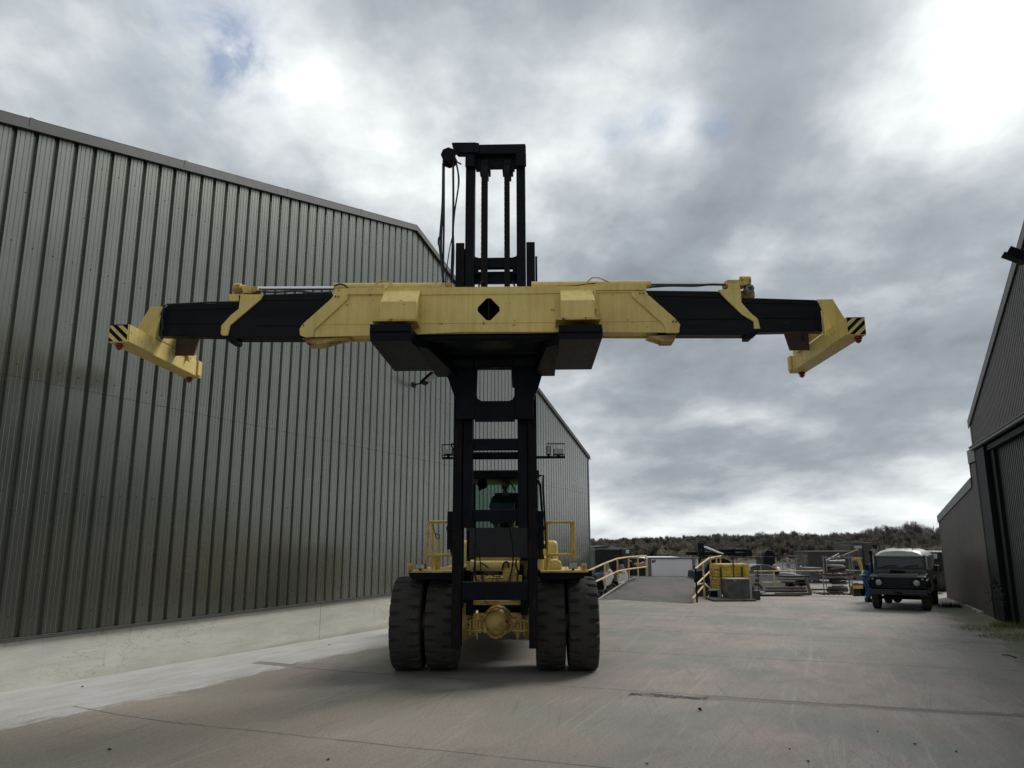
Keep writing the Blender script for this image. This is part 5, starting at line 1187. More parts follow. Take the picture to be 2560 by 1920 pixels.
# green sheds on the left
L_ = LF(fr, 400, 44.)
t = L_.root('shed', 'dark green steel shed with a sloping pale roof edge behind the motorcycles', 'shed')
mb = MB(); quadbox(mb, L_, 175, 98, 640, 640, 0, 6); mb.build('wall', 'shed', t)
mb = MB()
for i in range(12): quadbox(mb, L_, 190+i*36, 105, 198+i*36, 600, -.03, 0)
mb.build('wall_rib', 'shed', t)
mb = MB(); mb.prism([L_(150, 48, 0), L_(400, 32, 0), L_(700, 70, 0), L_(700, 96, 0), L_(440, 88, 0), L_(175, 98, 0), L_(175, 60, 0)], .02, 5.9); mb.build('roof', 'concrete', t)
mb = MB(); mb.prism([L_(140, 48, 0), L_(410, 28, 0), L_(410, 40, 0), L_(140, 56, 0)], -.2, 6.1); mb.build('roof_sheet', 'lr_black', t)
mb = MB(); quadbox(mb, L_, 498, 190, 590, 196, -.05, 0); quadbox(mb, L_, 498, 190, 504, 480, -.05, 0); quadbox(mb, L_, 586, 190, 592, 480, -.05, 0); mb.build('door_frame', 'galv', t)
mb = MB(); quadbox(mb, L_, 640, 95, 665, 620, -.05, .02); mb.build('corner_post', 'bluegrey', t)
L2 = LF(fr, 750, 42.)
t = L2.root('storage_container', 'narrow dark green container with a small white notice, right of the shed', 'container')
mb = MB(); quadbox(mb, L2, 672, 80, 765, 620, 0, 3); mb.build('body', 'shed', t, bevel=.01)
mb = MB(); quadbox(mb, L2, 765, 230, 1000, 610, .6, 3); mb.build('side_body', 'shed', t, bevel=.01)
o = MB(); quadbox(o, L2, 682, 94, 735, 150, -.03, -.005); o = o.build('sign', 'white', t)
mb = MB(); 
for (a, b_, c_, d_) in ((692, 112, 696, 134), (698, 112, 708, 116), (698, 130, 708, 134), (712, 112, 716, 134), (719, 112, 724, 134)): quadbox(mb, L2, a, b_, c_, d_, -.036, -.031)
mb.build('sign_mark', 'steel', o)
mb = MB(); quadbox(mb, L2, 735, 270, 775, 283, -.2, -.18); mb.build('bracket', 'white', t)
L2 = LF(fr, 930, 40.0)
t = L2.root('sack', 'crumpled pinkish plastic sack hanging by the end of the left handrail', 'sack'); t.location.z += 0
rs = random.Random(5); mb = MB(); pts = [(830, 300), (860, 330), (880, 300), (930, 320), (960, 300), (985, 285), (1010, 330), (1000, 360), (940, 370), (870, 360), (835, 350)]
mb.prism([L2(*p) for p in pts], 0, .5); mb.build('sheet', 'pinkish', t, bevel=.05)
# motorcycles
def motorcycle(loc, rz, label, s_=1.0):
    t = thing('motorcycle', label, 'motorcycle', loc, rz, 'motorcycles parked behind the left handrail')
    for x in (-.70, .72):
        mb = MB(); mb.lathe([(-.05, .22), (-.06, .27), (-.03, .31), (.03, .31), (.06, .27), (.05, .22)], 24, (x, 0, .31), 'y'); o = mb.build('wheel', 'rubber', t, smooth=True)
        mb = MB(); mb.lathe([(-.02, .0), (-.03, .05), (-.015, .06), (-.015, .23), (.015, .23), (.015, .06), (.03, .05), (.02, 0)], 12, (x, 0, .31), 'y'); mb.build('rim', 'galv', o)
    mb = MB(); mb.prism([(-.35, .35), (.3, .35), (.42, .7), (.1, .78), (-.3, .72)], -.14, .14); mb.build('engine', 'lr_black', t, bevel=.05)
    mb = MB(); mb.prism([(.30, .45), (.62, .55), (.80, .85), (.72, 1.12), (.55, 1.22), (.40, 1.0), (.25, .8)], -.17, .17); mb.build('fairing', 'white', t, bevel=.06)
    mb = MB(); mb.prism([(-.05, .78), (.38, .85), (.35, 1.02), (.1, 1.05), (-.08, .92)], -.14, .14); mb.build('tank', 'bluegrey', t, bevel=.06)
    mb = MB(); mb.prism([(-.75, .92), (-.05, .80), (-.05, .90), (-.4, .95), (-.78, 1.06)], -.12, .12); mb.build('seat', 'lr_black', t, bevel=.03)
    mb = MB(); mb.prism([(.42, 1.02), (.70, 1.12), (.55, 1.42), (.48, 1.40)], -.13, .13); mb.build('windscreen', 'galv', t, bevel=.04)
    mb = MB(); mb.tube([(.45, -.38, 1.08), (.50, 0, 1.05), (.45, .38, 1.08)], .018, 8); mb.tube([(.72, -.07, .31), (.50, -.07, 1.0)], .025, 8); mb.tube([(.72, .07, .31), (.50, .07, 1.0)], .025, 8); mb.tube([(-.70, -.10, .31), (-.2, -.10, .42)], .025, 8); mb.build('frame', 'steel', t, smooth=True)
    mb = MB(); mb.lathe([(-.85, .0), (-.85, .05), (-.25, .05), (-.25, 0)], 12, (0, -.16, .42), 'x'); mb.build('exhaust', 'chrome', t, smooth=True)
    t.scale = (s_, s_, s_); return t
p = PT(fr, 190, 560, 34.); motorcycle(gy(p.x, 34.), radians(25), 'white and black motorcycle parked nearest the big warehouse corner', 1.05)
p = PT(fr, 430, 560, 36.); motorcycle(gy(p.x, 36.), radians(20), 'white and black motorcycle with tall windscreen parked nearer the dark green shed', 1.1)
# dark crane and folded bridge sections behind the ramp
L_ = LF(f6, 1440, 46.)
t = L_.root('loader_crane', 'tall dark lorry crane column with bundled black booms behind the yellow stack', 'crane')
mb = MB(); quadbox(mb, L_, 1403, 450, 1455, 800, 0, .5); quadbox(mb, L_, 1400, 445, 1475, 500, -.05, .5); quadbox(mb, L_, 1455, 480, 1490, 640, .1, .35); mb.build('column', 'lr_black', t, bevel=.04)
mb = MB()
for (x0, y0, x1, y1) in ((1290, 545, 1830, 590), (1600, 515, 2025, 550)):
    a = L_(x0, (y0+y1)/2); b_ = L_(x1, (y0+y1)/2); r_ = abs(L_(x0, y0)[1]-L_(x0, y1)[1])/2; mb.cut(); mb.tube([(a[0], .6, a[1]), (b_[0], .6, b_[1])], r_, 12)
mb.cut(); quadbox(mb, L_, 1820, 512, 1840, 600, .2, .9); quadbox(mb, L_, 1950, 520, 2030, 600, .2, .8); quadbox(mb, L_, 1810, 560, 1960, 605, .3, .9)
mb.build('boom', 'lr_black', t, bevel=.01)
for a, b_ in (((1470, 492), (1650, 565)), ((1490, 492), (1690, 575))):
    p = L_(*a); q = L_(*b_); MB().tube([(p[0], -.1, p[1]), (q[0], -.1, q[1])], .035, 8).build('cylinder_rod', 'white', t, smooth=True)
mb = MB(); quadbox(mb, L_, 1480, 700, 2010, 830, .3, 2.2); mb.build('truck_bed', 'lr_black', t, bevel=.05)
mb = MB(); p = L_(1485, 610); 
for x in (1475, 1495): a = L_(x, 500); b_ = L_(x-4, 640); mb.tube([(a[0], -.05, a[1]), (b_[0], -.05, b_[1])], .015, 6)
mb.build('hose', 'lr_black', t)
mb = MB()
for x in (1560, 1700, 1900): a = L_(x, 0)[0]; mb.cut(); mb.lathe([(0.2, 0), (.2, .5), (.5, .5), (.5, 0)], 24, (a, 0, .5), 'y')
mb.build('wheel', 'rubber', t)
# dark estate car roof behind the rails
# ---------------- yellow stack
L_ = LF(fy, 330, 31.2)
ys = [(310, 350, 105, 570), (358, 388, 78, 578), (392, 408, 132, 600), (412, 455, 80, 572), (462, 500, 78, 585), (512, 548, 80, 585), (560, 592, 90, 560), (602, 634, 92, 556), (646, 676, 96, 556), (686, 714, 98, 556), (720, 748, 100, 556)]
for i, (y0, y1, x0, x1) in enumerate(ys):
    nm = ('topmost', 'second', 'third', 'fourth', 'fifth', 'sixth', 'seventh', 'eighth', 'ninth', 'tenth', 'lowest')[i]
    a = L_(x0, y0); b_ = L_(x1, y1); mb = MB(); mb.box(a[0], b_[0], 0, 1.2, b_[1]+L_.o.z*0, a[1])
    for j in range(9): xx = a[0]+(b_[0]-a[0])*(j+.5)/9; mb.box(xx-.006, xx+.006, -.006, 0, b_[1], a[1])
    o = mb.build('barrier_plank', 'stack_yellow', None, bevel=.02, loc=L_.o)
    o.location = L_.o+Vector((0, .01*(i % 3), 0)); tag(o, 'yellow plastic barrier board, %s in the stack behind the concrete block' % (nm+' from the top' if i not in (0, 10) else nm), 'barrier board', 'stacked yellow barrier boards')
t = L_.root('stacking_frame', 'dark brown steel strap frame holding the stack of yellow boards', 'frame')
mb = MB(); quadbox(mb, L_, 122, 352, 170, 770, -.10, -.04); mb.cut(); quadbox(mb, L_, 448, 352, 486, 560, -.10, -.04); mb.build('upright', 'rust', t, bevel=.01)
mb = MB(); quadbox(mb, L_, 100, 752, 556, 775, -.1, 1.25); mb.build('base', 'rust', t)
# concrete block with slab
L_ = LF(fy, 400, 29.75)
t = L_.root('concrete_block', 'stained grey concrete block standing in front of the yellow stack', 'concrete block')
mb = MB(); quadbox(mb, L_, 240, 535, 585, 862, 0, .85); mb.build('body', 'old_concrete', t, bevel=.03)
mb = MB(); a = L_(565, 525); b_ = L_(622, 872); mb.prism([(a[0], a[1]), (L_(600, 530)[0], a[1]-.01), (b_[0], b_[1]), (L_(585, 872)[0], b_[1])], -.03, .8); mb.build('side_board', 'concrete', t, bevel=.005)
mb = MB(); u, z = L_(345, 560); mb.lathe([(-.05, 0), (-.05, .05), (0, .06)], 12, (u, 0, z), 'y'); mb.build('lifting_eye', 'galv', t)
mb = MB(); a = L_(240, 540); b_ = L_(590, 520); mb.box(a[0], b_[0], -.02, .86, a[1]-.02, a[1]+.02); mb.build('cap', 'concrete', t, bevel=.01)
mb = MB(); a = L_(-20, 865); b_ = L_(625, 890); mb.box(a[0], b_[0], -.45, .95, -.02, .07); tag(mb.build('base_slab', 'old_concrete', None, bevel=.01, loc=L_.o), 'thin flat slab lying on the ground under the concrete block', 'slab')
L_ = LF(fy, 60, 30.6)
t = L_.root('kerb_block', 'small pale concrete block with a black opening left of the big concrete block', 'concrete block')
mb = MB(); mb.prism([L_(85, 700), L_(140, 695), L_(162, 835), L_(100, 840)], .0, .4); mb.prism([L_(-20, 705), L_(85, 700), L_(85, 720), L_(-20, 725)], 0, .4); mb.build('body', 'concrete', t, bevel=.02)
mb = MB(); quadbox(mb, L_, -20, 715, 100, 840, .04, .38); mb.build('opening', 'lr_black', t, bevel=.01)
L_ = LF(fy, 685, 29.9)
t = L_.root('crate', 'dark grey crate beside the right edge of the concrete block', 'crate')
mb = MB(); quadbox(mb, L_, 622, 715, 748, 862, 0, .6); mb.build('body', 'steel', t, bevel=.01)
mb = MB()
for i in range(6): quadbox(mb, L_, 628+i*20, 722, 632+i*20, 858, -.012, 0)
mb.build('rib', 'lr_black', t)
mb = MB(); quadbox(mb, L_, 625, 632, 660, 715, .1, .4); mb.build('canister', 'steel', t, bevel=.03)
# tall stillage post frame
L_ = LF(fy, 700, 30.6)
t = L_.root('steel_frame', 'tall rusty steel post frame standing behind the crate', 'frame')
mb = MB(); quadbox(mb, L_, 692, 210, 725, 720, 0, .12); quadbox(mb, L_, 682, 195, 738, 240, -.02, .14); mb.build('post', 'rust', t, bevel=.01)
mb = MB(); quadbox(mb, L_, 318, 205, 735, 214, .05, .10); mb.build('rail', 'rust', t)
mb = MB(); quadbox(mb, L_, 330, 210, 345, 720, .05, .12); quadbox(mb, L_, 684, 470, 735, 500, -.05, .15); quadbox(mb, L_, 686, 540, 730, 590, -.05, .15); mb.build('clamp', 'rust', t)
mb = MB(); a = L_(430, 295); b_ = L_(535, 235); mb.tube([(a[0], .6, a[1]), (b_[0], .6, b_[1])], .04, 6); mb.build('brace', 'galv', t)
# ---------------- silver car (seen side-on)
def car_side(L_, label):
    t = L_.root('parked_car', label, 'car')
    S = lambda x, y: L_(x, y)
    top = [S(560, 400), S(590, 345), S(650, 322), S(780, 318), S(890, 328), S(960, 360), S(1055, 425), S(1200, 440), S(1330, 465), S(1400, 490), S(1440, 540), S(1440, 620), S(1400, 650)]
    bot = [S(540, 650), S(530, 480)]
    low = [(top[-1][0], .26), (bot[0][0], .26)]
    mb = MB(); body = [S(540, 470), S(640, 462), S(1000, 455), S(1065, 432), S(1200, 442), S(1330, 466), S(1400, 490), S(1440, 545), S(1445, 620)]
    zb_ = .22; x0 = S(535, 0)[0]; x1 = S(1445, 0)[0]; mb.prism(body+[(x1-.02, zb_), (x0, zb_)], 0, 1.75); o = mb.build('body', 'silver', t, bevel=.06, seg=3)
    g = MB(); gh = [S(575, 468), S(598, 355), S(655, 332), S(780, 328), S(885, 338), S(950, 368), S(1040, 452)]; 
    g.prism(gh, .10, 1.65); g.build('window', 'lrglass', t, bevel=.03)
    mb = MB(); rf = [S(590, 352), S(655, 325), S(780, 318), S(888, 328), S(895, 336), S(780, 328), S(655, 335), S(600, 358)]
    mb.prism(rf, .07, 1.68); mb.prism([S(885, 328), S(965, 362), S(1060, 428), S(1045, 440), S(950, 372), S(880, 338)], .06, .14); mb.prism([S(885, 328), S(965, 362), S(1060, 428), S(1045, 440), S(950, 372), S(880, 338)], 1.6, 1.69)
    mb.prism([S(745, 330), S(765, 330), S(772, 460), S(750, 460)], .075, .12); mb.prism([S(565, 468), S(590, 350), S(605, 352), S(585, 468)], .07, .12)
    mb.build('roof', 'galv', t, bevel=.01)  # pale metal colour paints in the highlight along roofline and pillars
    mb = MB(); p = S(1000, 440); mb.box(p[0]-.12, p[0]+.06, -.16, .02, p[1]-.08, p[1]+.08); mb.build('mirror', 'lr_black', t, bevel=.03)
    mb = MB(); p = S(820, 478); mb.box(p[0]-.09, p[0]+.09, -.03, 0, p[1]-.015, p[1]+.015); mb.build('door_handle', 'galv', t)
    mb = MB(); p = S(998, 492); mb.box(p[0]-.10, p[0]+.10, -.012, 0, p[1]-.012, p[1]+.012); mb.build('badge', 'galv', t)
    mb = MB(); p = S(1415, 540); mb.box(p[0]-.12, p[0]+.07, .05, .4, p[1]-.06, p[1]+.05); mb.build('headlight', 'lens', t, bevel=.02)
    for xx in (640, 1260):
        for yy in (-.02, 1.55):
            p = S(xx, 0)[0]; mb = MB(); mb.lathe([(yy, 0), (yy, .30), (yy+.03, .32), (yy+.19, .32), (yy+.21, 0)], 24, (p, 0, .32), 'y'); w_ = mb.build('wheel', 'rubber', t, smooth=True)
            mb = MB(); mb.lathe([(yy-.01, 0), (yy-.01, .2), (yy+.01, .21)], 16, (p, 0, .32), 'y'); mb.build('rim', 'galv', w_)
    return t
car_side(LF(fy, 1000, 39.5), 'silver-grey car parked side-on behind the low yellow rail')
# second dark car behind the ramp rail
L_ = LF(fy, 100, 37.5)
t = L_.root('parked_car', 'dark car with curved pale roof line behind the right handrail and yellow stack', 'car')
mb = MB(); mb.prism([L_(-250, 420), L_(-120, 400), L_(-30, 250), L_(60, 222), L_(200, 220), L_(270, 250), L_(330, 330), L_(430, 345), L_(450, 420), L_(440, 600), L_(-260, 600)], 0, 1.7); mb.build('body', 'lr_black', t, bevel=.08, seg=3)
mb = MB(); mb.prism([L_(180, 212), L_(260, 238), L_(320, 300), L_(330, 318), L_(312, 310), L_(250, 250), L_(180, 222)], -.03, .05); mb.build('roof_rail', 'galv', t)
for x in (-180, 350):
    mb = MB(); mb.lathe([(-.02, 0), (-.02, .32), (.2, .32), (.2, 0)], 20, (L_(x, 0)[0], 0, .32), 'y'); mb.build('wheel', 'rubber', t)
# low yellow rail
L_ = LF(f7, 500, 36.0)
P_ = lambda x, y: (PT(f7, x, y, 36.0))
yrail('low yellow rail in front of the silver-grey car', [(P_(315, 760), P_(305, 602)), (P_(815, 690), P_(815, 592))], [[P_(100, 606), P_(815, 602)], [P_(120, 722), P_(480, 722), P_(640, 724)]], .030)
# timber pile
def beam(f, x0, y0, x1, y1, Y, d_, label, m='wood', tilt=None):
    a = PT(f, x0, y0, Y); b_ = PT(f, x1, y1, Y); o = gy((a.x+b_.x)/2, Y); mb = MB()
    mb.box(min(a.x, b_.x)-o.x, max(a.x, b_.x)-o.x, 0, d_, min(a.z, b_.z)-o.z, max(a.z, b_.z)-o.z)
    t = mb.build('timber_beam', m, None, bevel=.008, loc=o)
    return tag(t, label, 'timber', 'timber beams piled in front of the silver car')
beam(fy, 990, 752, 1530, 790, 33.6, .25, 'pale timber beam lying lowest at the front of the timber pile')
beam(fy, 750, 712, 1460, 742, 34.0, .3, 'dark timber beam lying along the middle of the timber pile', 'rust')
beam(fy, 850, 662, 1440, 696, 34.2, .25, 'weathered pale beam lying on the dark beam in the pile')
beam(fy, 750, 738, 830, 760, 33.6, .8, 'short pale board end at the left of the timber pile', 'concrete')
beam(fy, 1090, 530, 1480, 556, 34.6, .6, 'grey-brown plank lying high on the timber pile')
beam(fy, 1100, 492, 1500, 512, 34.9, .9, 'black sheet edge lying on top of the timber pile', 'lr_black')
beam(fy, 1110, 585, 1440, 600, 34.7, .5, 'thin plank below the grey-brown plank in the pile', 'wood')
beam(fy, 1540, 692, 1760, 712, 34.3, .3, 'black beam lying between the timber pile and the steel racks', 'lr_black')
beam(fy, 1170, 600, 1260, 660, 34.75, .4, 'dark packing block left under the thin plank', 'lr_black')
beam(fy, 1330, 556, 1500, 640, 34.75, .4, 'dark packing block right under the thin plank', 'lr_black')
a = PT(fy, 1438, 515, 33.5); b_ = PT(fy, 1520, 780, 33.4); o = gy(b_.x, 33.4)
mb = MB(); mb.tube([a-o, b_-o], .07, 4); tag(mb.build('timber_beam', 'wood', None, loc=o), 'short weathered beam leaning steeply against the timber pile', 'timber', 'timber beams piled in front of the silver car')
# stillage racks with bars
L_ = LF(f7, 980, 32.8)
def stillage(y0, y1, label):
    t = L_.root('stillage', label, 'steel rack', 'stacked steel racks of scaffold poles')
    for x0, x1, d_ in ((810, 835, 0), (1075, 1105, 0), (840, 862, 1.2), (1105, 1130, 1.2)):
        mb = MB(); quadbox(mb, L_, x0, y0-8, x1-4, y1, d_, d_+.09); mb.build('post', 'galv', t, bevel=.005)
    mb = MB(); quadbox(mb, L_, 815, y1-22, 1120, y1-10, 0, .08); quadbox(mb, L_, 815, y1-22, 1120, y1-10, 1.2, 1.28)
    for i in range(6): a = L_(830+i*52, y1-16); mb.box(a[0]-.03, a[0]+.03, .08, 1.2, a[1]-.05, a[1]); 
    mb.build('base', 'rust', t)
    mb = MB(); quadbox(mb, L_, 815, y0+6, 1115, y0+12, 0, .05); quadbox(mb, L_, 835, y0+14, 1125, y0+20, 1.2, 1.25); mb.build('rail', 'galv', t)
    return t
stillage(455, 655, 'rusty steel pole rack, the upper one of the stacked pair'); stillage(655, 855, 'rusty steel pole rack, the lower one of the stacked pair')
rs = random.Random(11)
tm = [(840, 500, 1020, 430, 'galv'), (850, 545, 1070, 560, 'galv'), (1000, 462, 1220, 395, 'rust'), (850, 495, 1100, 440, 'galv'), (845, 510, 1080, 505, 'galv'), (870, 575, 1080, 590, 'lr_black'), (860, 610, 1090, 620, 'lr_black'), (880, 590, 1085, 570, 'rust'), (860, 630, 1090, 640, 'rust')]
tm += [(900, 735, 1100, 740, 'rust'), (910, 765, 1065, 768, 'bluegrey'), (860, 800, 1110, 805, 'rust'), (870, 820, 1110, 822, 'wood'), (880, 700, 1100, 690, 'lr_black'), (870, 780, 1100, 785, 'wood'), (880, 720, 1090, 715, 'lr_black')]
for i, (x0, y0, x1, y1, m_) in enumerate(tm):
    a = L_(x0, y0, .3+.06*(i % 6)); b_ = L_(x1, y1, .3+.06*(i % 6)); dy = .3+.06*(i % 6)
    o = MB().tube([(a[0], dy, a[1]), (b_[0], dy+.5, b_[1])], .035+.02*(i % 3), 8).build('scaffold_pole', m_, None, smooth=True, loc=L_.o)
    tag(o, ('pole poking up out of the upper steel rack' if i < 4 else 'pole lying inside the upper steel rack' if i < 9 else 'pole lying inside the lower steel rack'), 'pole', 'poles sticking out of the upper rack' if i < 4 else 'poles in the upper rack' if i < 9 else 'poles in the lower rack')
for i, x in enumerate((905, 960, 1010, 1060)):
    a = L_(x, 638, -.02); mb = MB(); mb.lathe([(-.03, .0), (-.03, .04), (.0, .05), (.3, .05), (.3, 0)], 10, (a[0], .1, a[1]), 'y'); o = mb.build('pole_end', 'pinkish' if i != 2 else 'white', None, loc=L_.o); tag(o, 'pale capped tube end showing at the foot of the upper rack', 'tube end', 'pale tube ends in the racks')
# containers, bins and vehicles beyond
L_ = LF(f7, 735, 52.)
t = L_.root('storage_container', 'khaki storage container standing behind the blue-grey skip', 'container')
mb = MB(); quadbox(mb, L_, 650, 412, 1150, 690, 0, 2.4); mb.build('body', 'khaki', t, bevel=.03)
mb = MB(); quadbox(mb, L_, 645, 402, 1155, 414, -.05, 2.45); mb.build('top_rail', 'khaki', t)
mb = MB()
for i in range(24): quadbox(mb, L_, 660+i*20, 420, 668+i*20, 690, -.035, 0)
mb.build('wall_rib', 'khaki', t)
L_ = LF(f7, 740, 43.)
t = L_.root('skip', 'blue-grey steel skip between the silver car and the racks', 'skip')
mb = MB(); a, z1_ = L_(662, 588); b_, z0_ = L_(812, 705); mb.hexa([(a+.15, .15, z0_), (b_-.15, .15, z0_), (b_-.15, 1.3, z0_), (a+.15, 1.3, z0_)], [(a, 0, z1_), (b_, 0, z1_), (b_, 1.5, z1_), (a, 1.5, z1_)]); mb.build('body', 'bluegrey', t, bevel=.02)
mb = MB(); quadbox(mb, L_, 658, 572, 815, 592, -.05, 1.55); mb.build('rim', 'bluegrey', t, bevel=.01)
mb = MB(); quadbox(mb, L_, 700, 625, 745, 640, -.03, .0); quadbox(mb, L_, 755, 600, 762, 700, -.03, .05); mb.build('pocket', 'lr_black', t)
mb = MB(); 
for x in (680, 790): quadbox(mb, L_, x-10, 703, x+10, 720, .1, 1.2)
mb.build('foot', 'rust', t)
L_ = LF(f7, 475, 45.)
t = L_.root('lattice_panel', 'grey steel frame panel holding a round cogged wheel behind the silver car', 'frame panel')
mb = MB(); quadbox(mb, L_, 395, 470, 405, 640, 0, .1); mb.cut(); quadbox(mb, L_, 540, 470, 552, 640, 0, .1); mb.cut(); quadbox(mb, L_, 395, 480, 552, 488, 0, .1); mb.build('frame', 'galv', t)
mb = MB(); a = L_(493, 545); r_ = abs(L_(493, 508)[1]-a[1])
for k_ in range(12):
    th = 2*pi*k_/12; mb.lathe([(-.05, 0), (-.05, r_*.18), (.03, r_*.18), (.03, 0)], 8, (a[0]+r_*cos(th), 0, a[1]+r_*sin(th)), 'y')
ring = [(a[0]+r_*.8*cos(2*pi*k_/20), 0, a[1]+r_*.8*sin(2*pi*k_/20)) for k_ in range(21)]; mb.tube(ring, r_*.10, 6)
for k_ in range(4): th = pi*k_/4; mb.tube([(a[0]-r_*.8*cos(th), 0, a[1]-r_*.8*sin(th)), (a[0]+r_*.8*cos(th), 0, a[1]+r_*.8*sin(th))], r_*.06, 6)
mb.build('cog_wheel', 'galv', t)
mb = MB(); mb.prism([L_(425, 545), L_(440, 510), L_(475, 535), L_(455, 575)], -.02, .1); mb.build('plate', 'galv', t)
L_ = LF(f7, 260, 48.)
t = L_.root('scrap_machine', 'dark upright machine with a round top standing beyond the silver car', 'machine')
mb = MB(); quadbox(mb, L_, 205, 455, 320, 600, 0, 1.5); mb.build('body', 'lr_black', t, bevel=.05)
mb = MB(); quadbox(mb, L_, 215, 500, 310, 545, -.03, 0); mb.build('panel', 'green_trim', t)
mb = MB(); a = L_(275, 440); mb.lathe([(0, 0), (0, .30), (.6, .30), (.6, 0)], 16, (a[0], .3, a[1]), 'y'); mb.build('drum', 'lr_black', t, bevel=.03)
mb = MB(); quadbox(mb, L_, 196, 415, 204, 600, 0, .1); mb.cut(); quadbox(mb, L_, 312, 415, 320, 600, 0, .1); mb.build('post', 'lr_black', t)
L_ = LF(f7, 580, 49.)
t = L_.root('pipe_stand', 'dark stand of upright pipes with a red and white tip behind the frame panel', 'stand')
mb = MB()
for (x0, y0, x1, y1) in ((415, 440, 425, 520), (425, 448, 540, 455), (540, 450, 600, 590), (560, 500, 590, 590), (620, 455, 632, 600), (600, 452, 650, 460), (645, 520, 650, 590)):
    a = L_(x0, y0); b_ = L_(x1, y1); mb.tube([(a[0], 0, a[1]), (b_[0], 0, b_[1])], .06, 6)
mb.build('pipe', 'steel', t)
mb = MB(); a = L_(418, 430); b_ = L_(426, 446); mb.tube([(a[0], 0, a[1]), (b_[0], 0, b_[1])], .09, 8); mb.build('tip', 'red', t)
rs = random.Random(21)
for i, (x, y, w_, m_, nm, lb) in enumerate(((340, 545, 22, 'pinkish', 'spool', 'pale pinkish drum behind the silver car roof'), (375, 575, 26, 'white', 'white_tub', 'white domed tub behind the windscreen of the silver car'), (520, 592, 14, 'white', 'white_tub', 'small white tub below the cogged wheel'), (655, 562, 16, 'lr_black', 'spool', 'black drum left of the blue-grey skip'), (612, 560, 16, 'galv', 'spool', 'grey drum right of the frame panel'))):
    L_ = LF(f7, x, 46.); a = L_(x-w_, y); b_ = L_(x+w_, y); r_ = (b_[0]-a[0])/2; mb = MB(); mb.lathe([(0, 0), (0, r_), (a[1]-.15, r_), (a[1], r_*.75), (a[1]+.06, 0)], 16, ((a[0]+b_[0])/2, .5, 0), 'z'); o = mb.build(nm, m_, None, smooth=True, loc=L_.o); tag(o, lb, 'drum')
# army lorry behind the racks
def lorry(f, Y, X0, lab, cabr, winr, boxr, wheels, m='khaki', winm='lens'):
    L_ = LF(f, X0, Y); t = L_.root('army_lorry', lab, 'lorry')
    mb = MB(); quadbox(mb, L_, *cabr, 0, 2.0); mb.build('cab', m, t, bevel=.08)
    mb = MB(); quadbox(mb, L_, *winr, -.02, .0); mb.build('windscreen', winm, t, bevel=.005)
    if boxr: mb = MB(); quadbox(mb, L_, *boxr, .8, 6.0); mb.build('cargo_box', m, t, bevel=.05)
    mb = MB()
    for x in wheels: a = L_(x, 0)[0]; mb.cut(); mb.lathe([(-.2, .0), (-.2, .50), (-.1, .55), (.1, .55), (.2, .5), (.2, 0)], 24, (a, .9, .55), 'x')
    mb.build('wheel', 'rubber', t, smooth=True)
    return t, L_
t, L_ = lorry(f7, 56., 1220, 'khaki army lorry with a square box body standing behind the steel racks', (1095, 335, 1225, 560), (1125, 345, 1208, 372), (1215, 312, 1335, 600), (1130, 1300))
mb = MB(); quadbox(mb, L_, 1325, 330, 1365, 375, 0, .2); mb.build('mirror', 'lr_black', t, bevel=.02)
mb = MB(); quadbox(mb, L_, 1120, 305, 1210, 335, .1, 1.9); mb.build('roof_hatch', 'khaki', t, bevel=.05)
t, L_ = lorry(f7, 42., 1990, 'dark green army lorry half hidden behind the corner of the brown-grey shed', (1932, 408, 2075, 560), (1938, 425, 1982, 480), (1985, 405, 2120, 600), (1975, 2040), m='lr_green')
mb = MB(); quadbox(mb, L_, 1930, 400, 2060, 414, -.05, 2); mb.build('roof', 'lr_roof', t, bevel=.03)
mb = MB(); quadbox(mb, L_, 1930, 540, 2000, 552, -.25, .1); mb.build('bumper', 'galv', t)
mb = MB(); quadbox(mb, L_, 1988, 470, 2004, 500, -.2, -.1); mb.build('mirror', 'lr_black', t)
# yellow utility vehicle
L_ = LF(f7, 1170, 37.)
t = L_.root('utility_vehicle', 'yellow utility vehicle showing between the steel racks and the man in blue', 'utility vehicle')
mb = MB(); mb.prism([L_(1100, 600), L_(1215, 600), L_(1215, 700), L_(1100, 700)], .1, 1.6); mb.build('body', 'khaki', t, bevel=.03)
mb = MB(); a = [L_(1100, 474), L_(1172, 474), L_(1195, 530), L_(1210, 600)]; mb.tube([(u, 0, z) for u, z in a], .05, 6); a = [L_(1100, 490), L_(1160, 490), L_(1185, 545), L_(1198, 600)]; mb.tube([(u, 0, z) for u, z in a], .03, 6); a = [L_(1172, 474), L_(1215, 476)]; mb.tube([(u, .1, z) for u, z in a], .04, 6); mb.build('roof_frame', 'yellow_rail', t)
mb = MB(); quadbox(mb, L_, 1105, 640, 1215, 665, 0, .1); mb.cut(); quadbox(mb, L_, 1140, 735, 1220, 750, 0, .2); mb.build('sill', 'wood', t)
mb = MB(); quadbox(mb, L_, 1150, 665, 1215, 705, -.02, .1); mb.build('panel', 'bluegrey', t)
mb = MB(); quadbox(mb, L_, 1125, 752, 1220, 785, 0, .3); mb.build('bumper', 'yellow_rail', t)
mb = MB(); 
for x in (1120, 1205): a = L_(x, 0)[0]; mb.cut(); mb.lathe([(.2, 0), (.2, .33), (.4, .33), (.4, 0)], 20, (a, 0, .33), 'y')
mb.build('wheel', 'rubber', t)
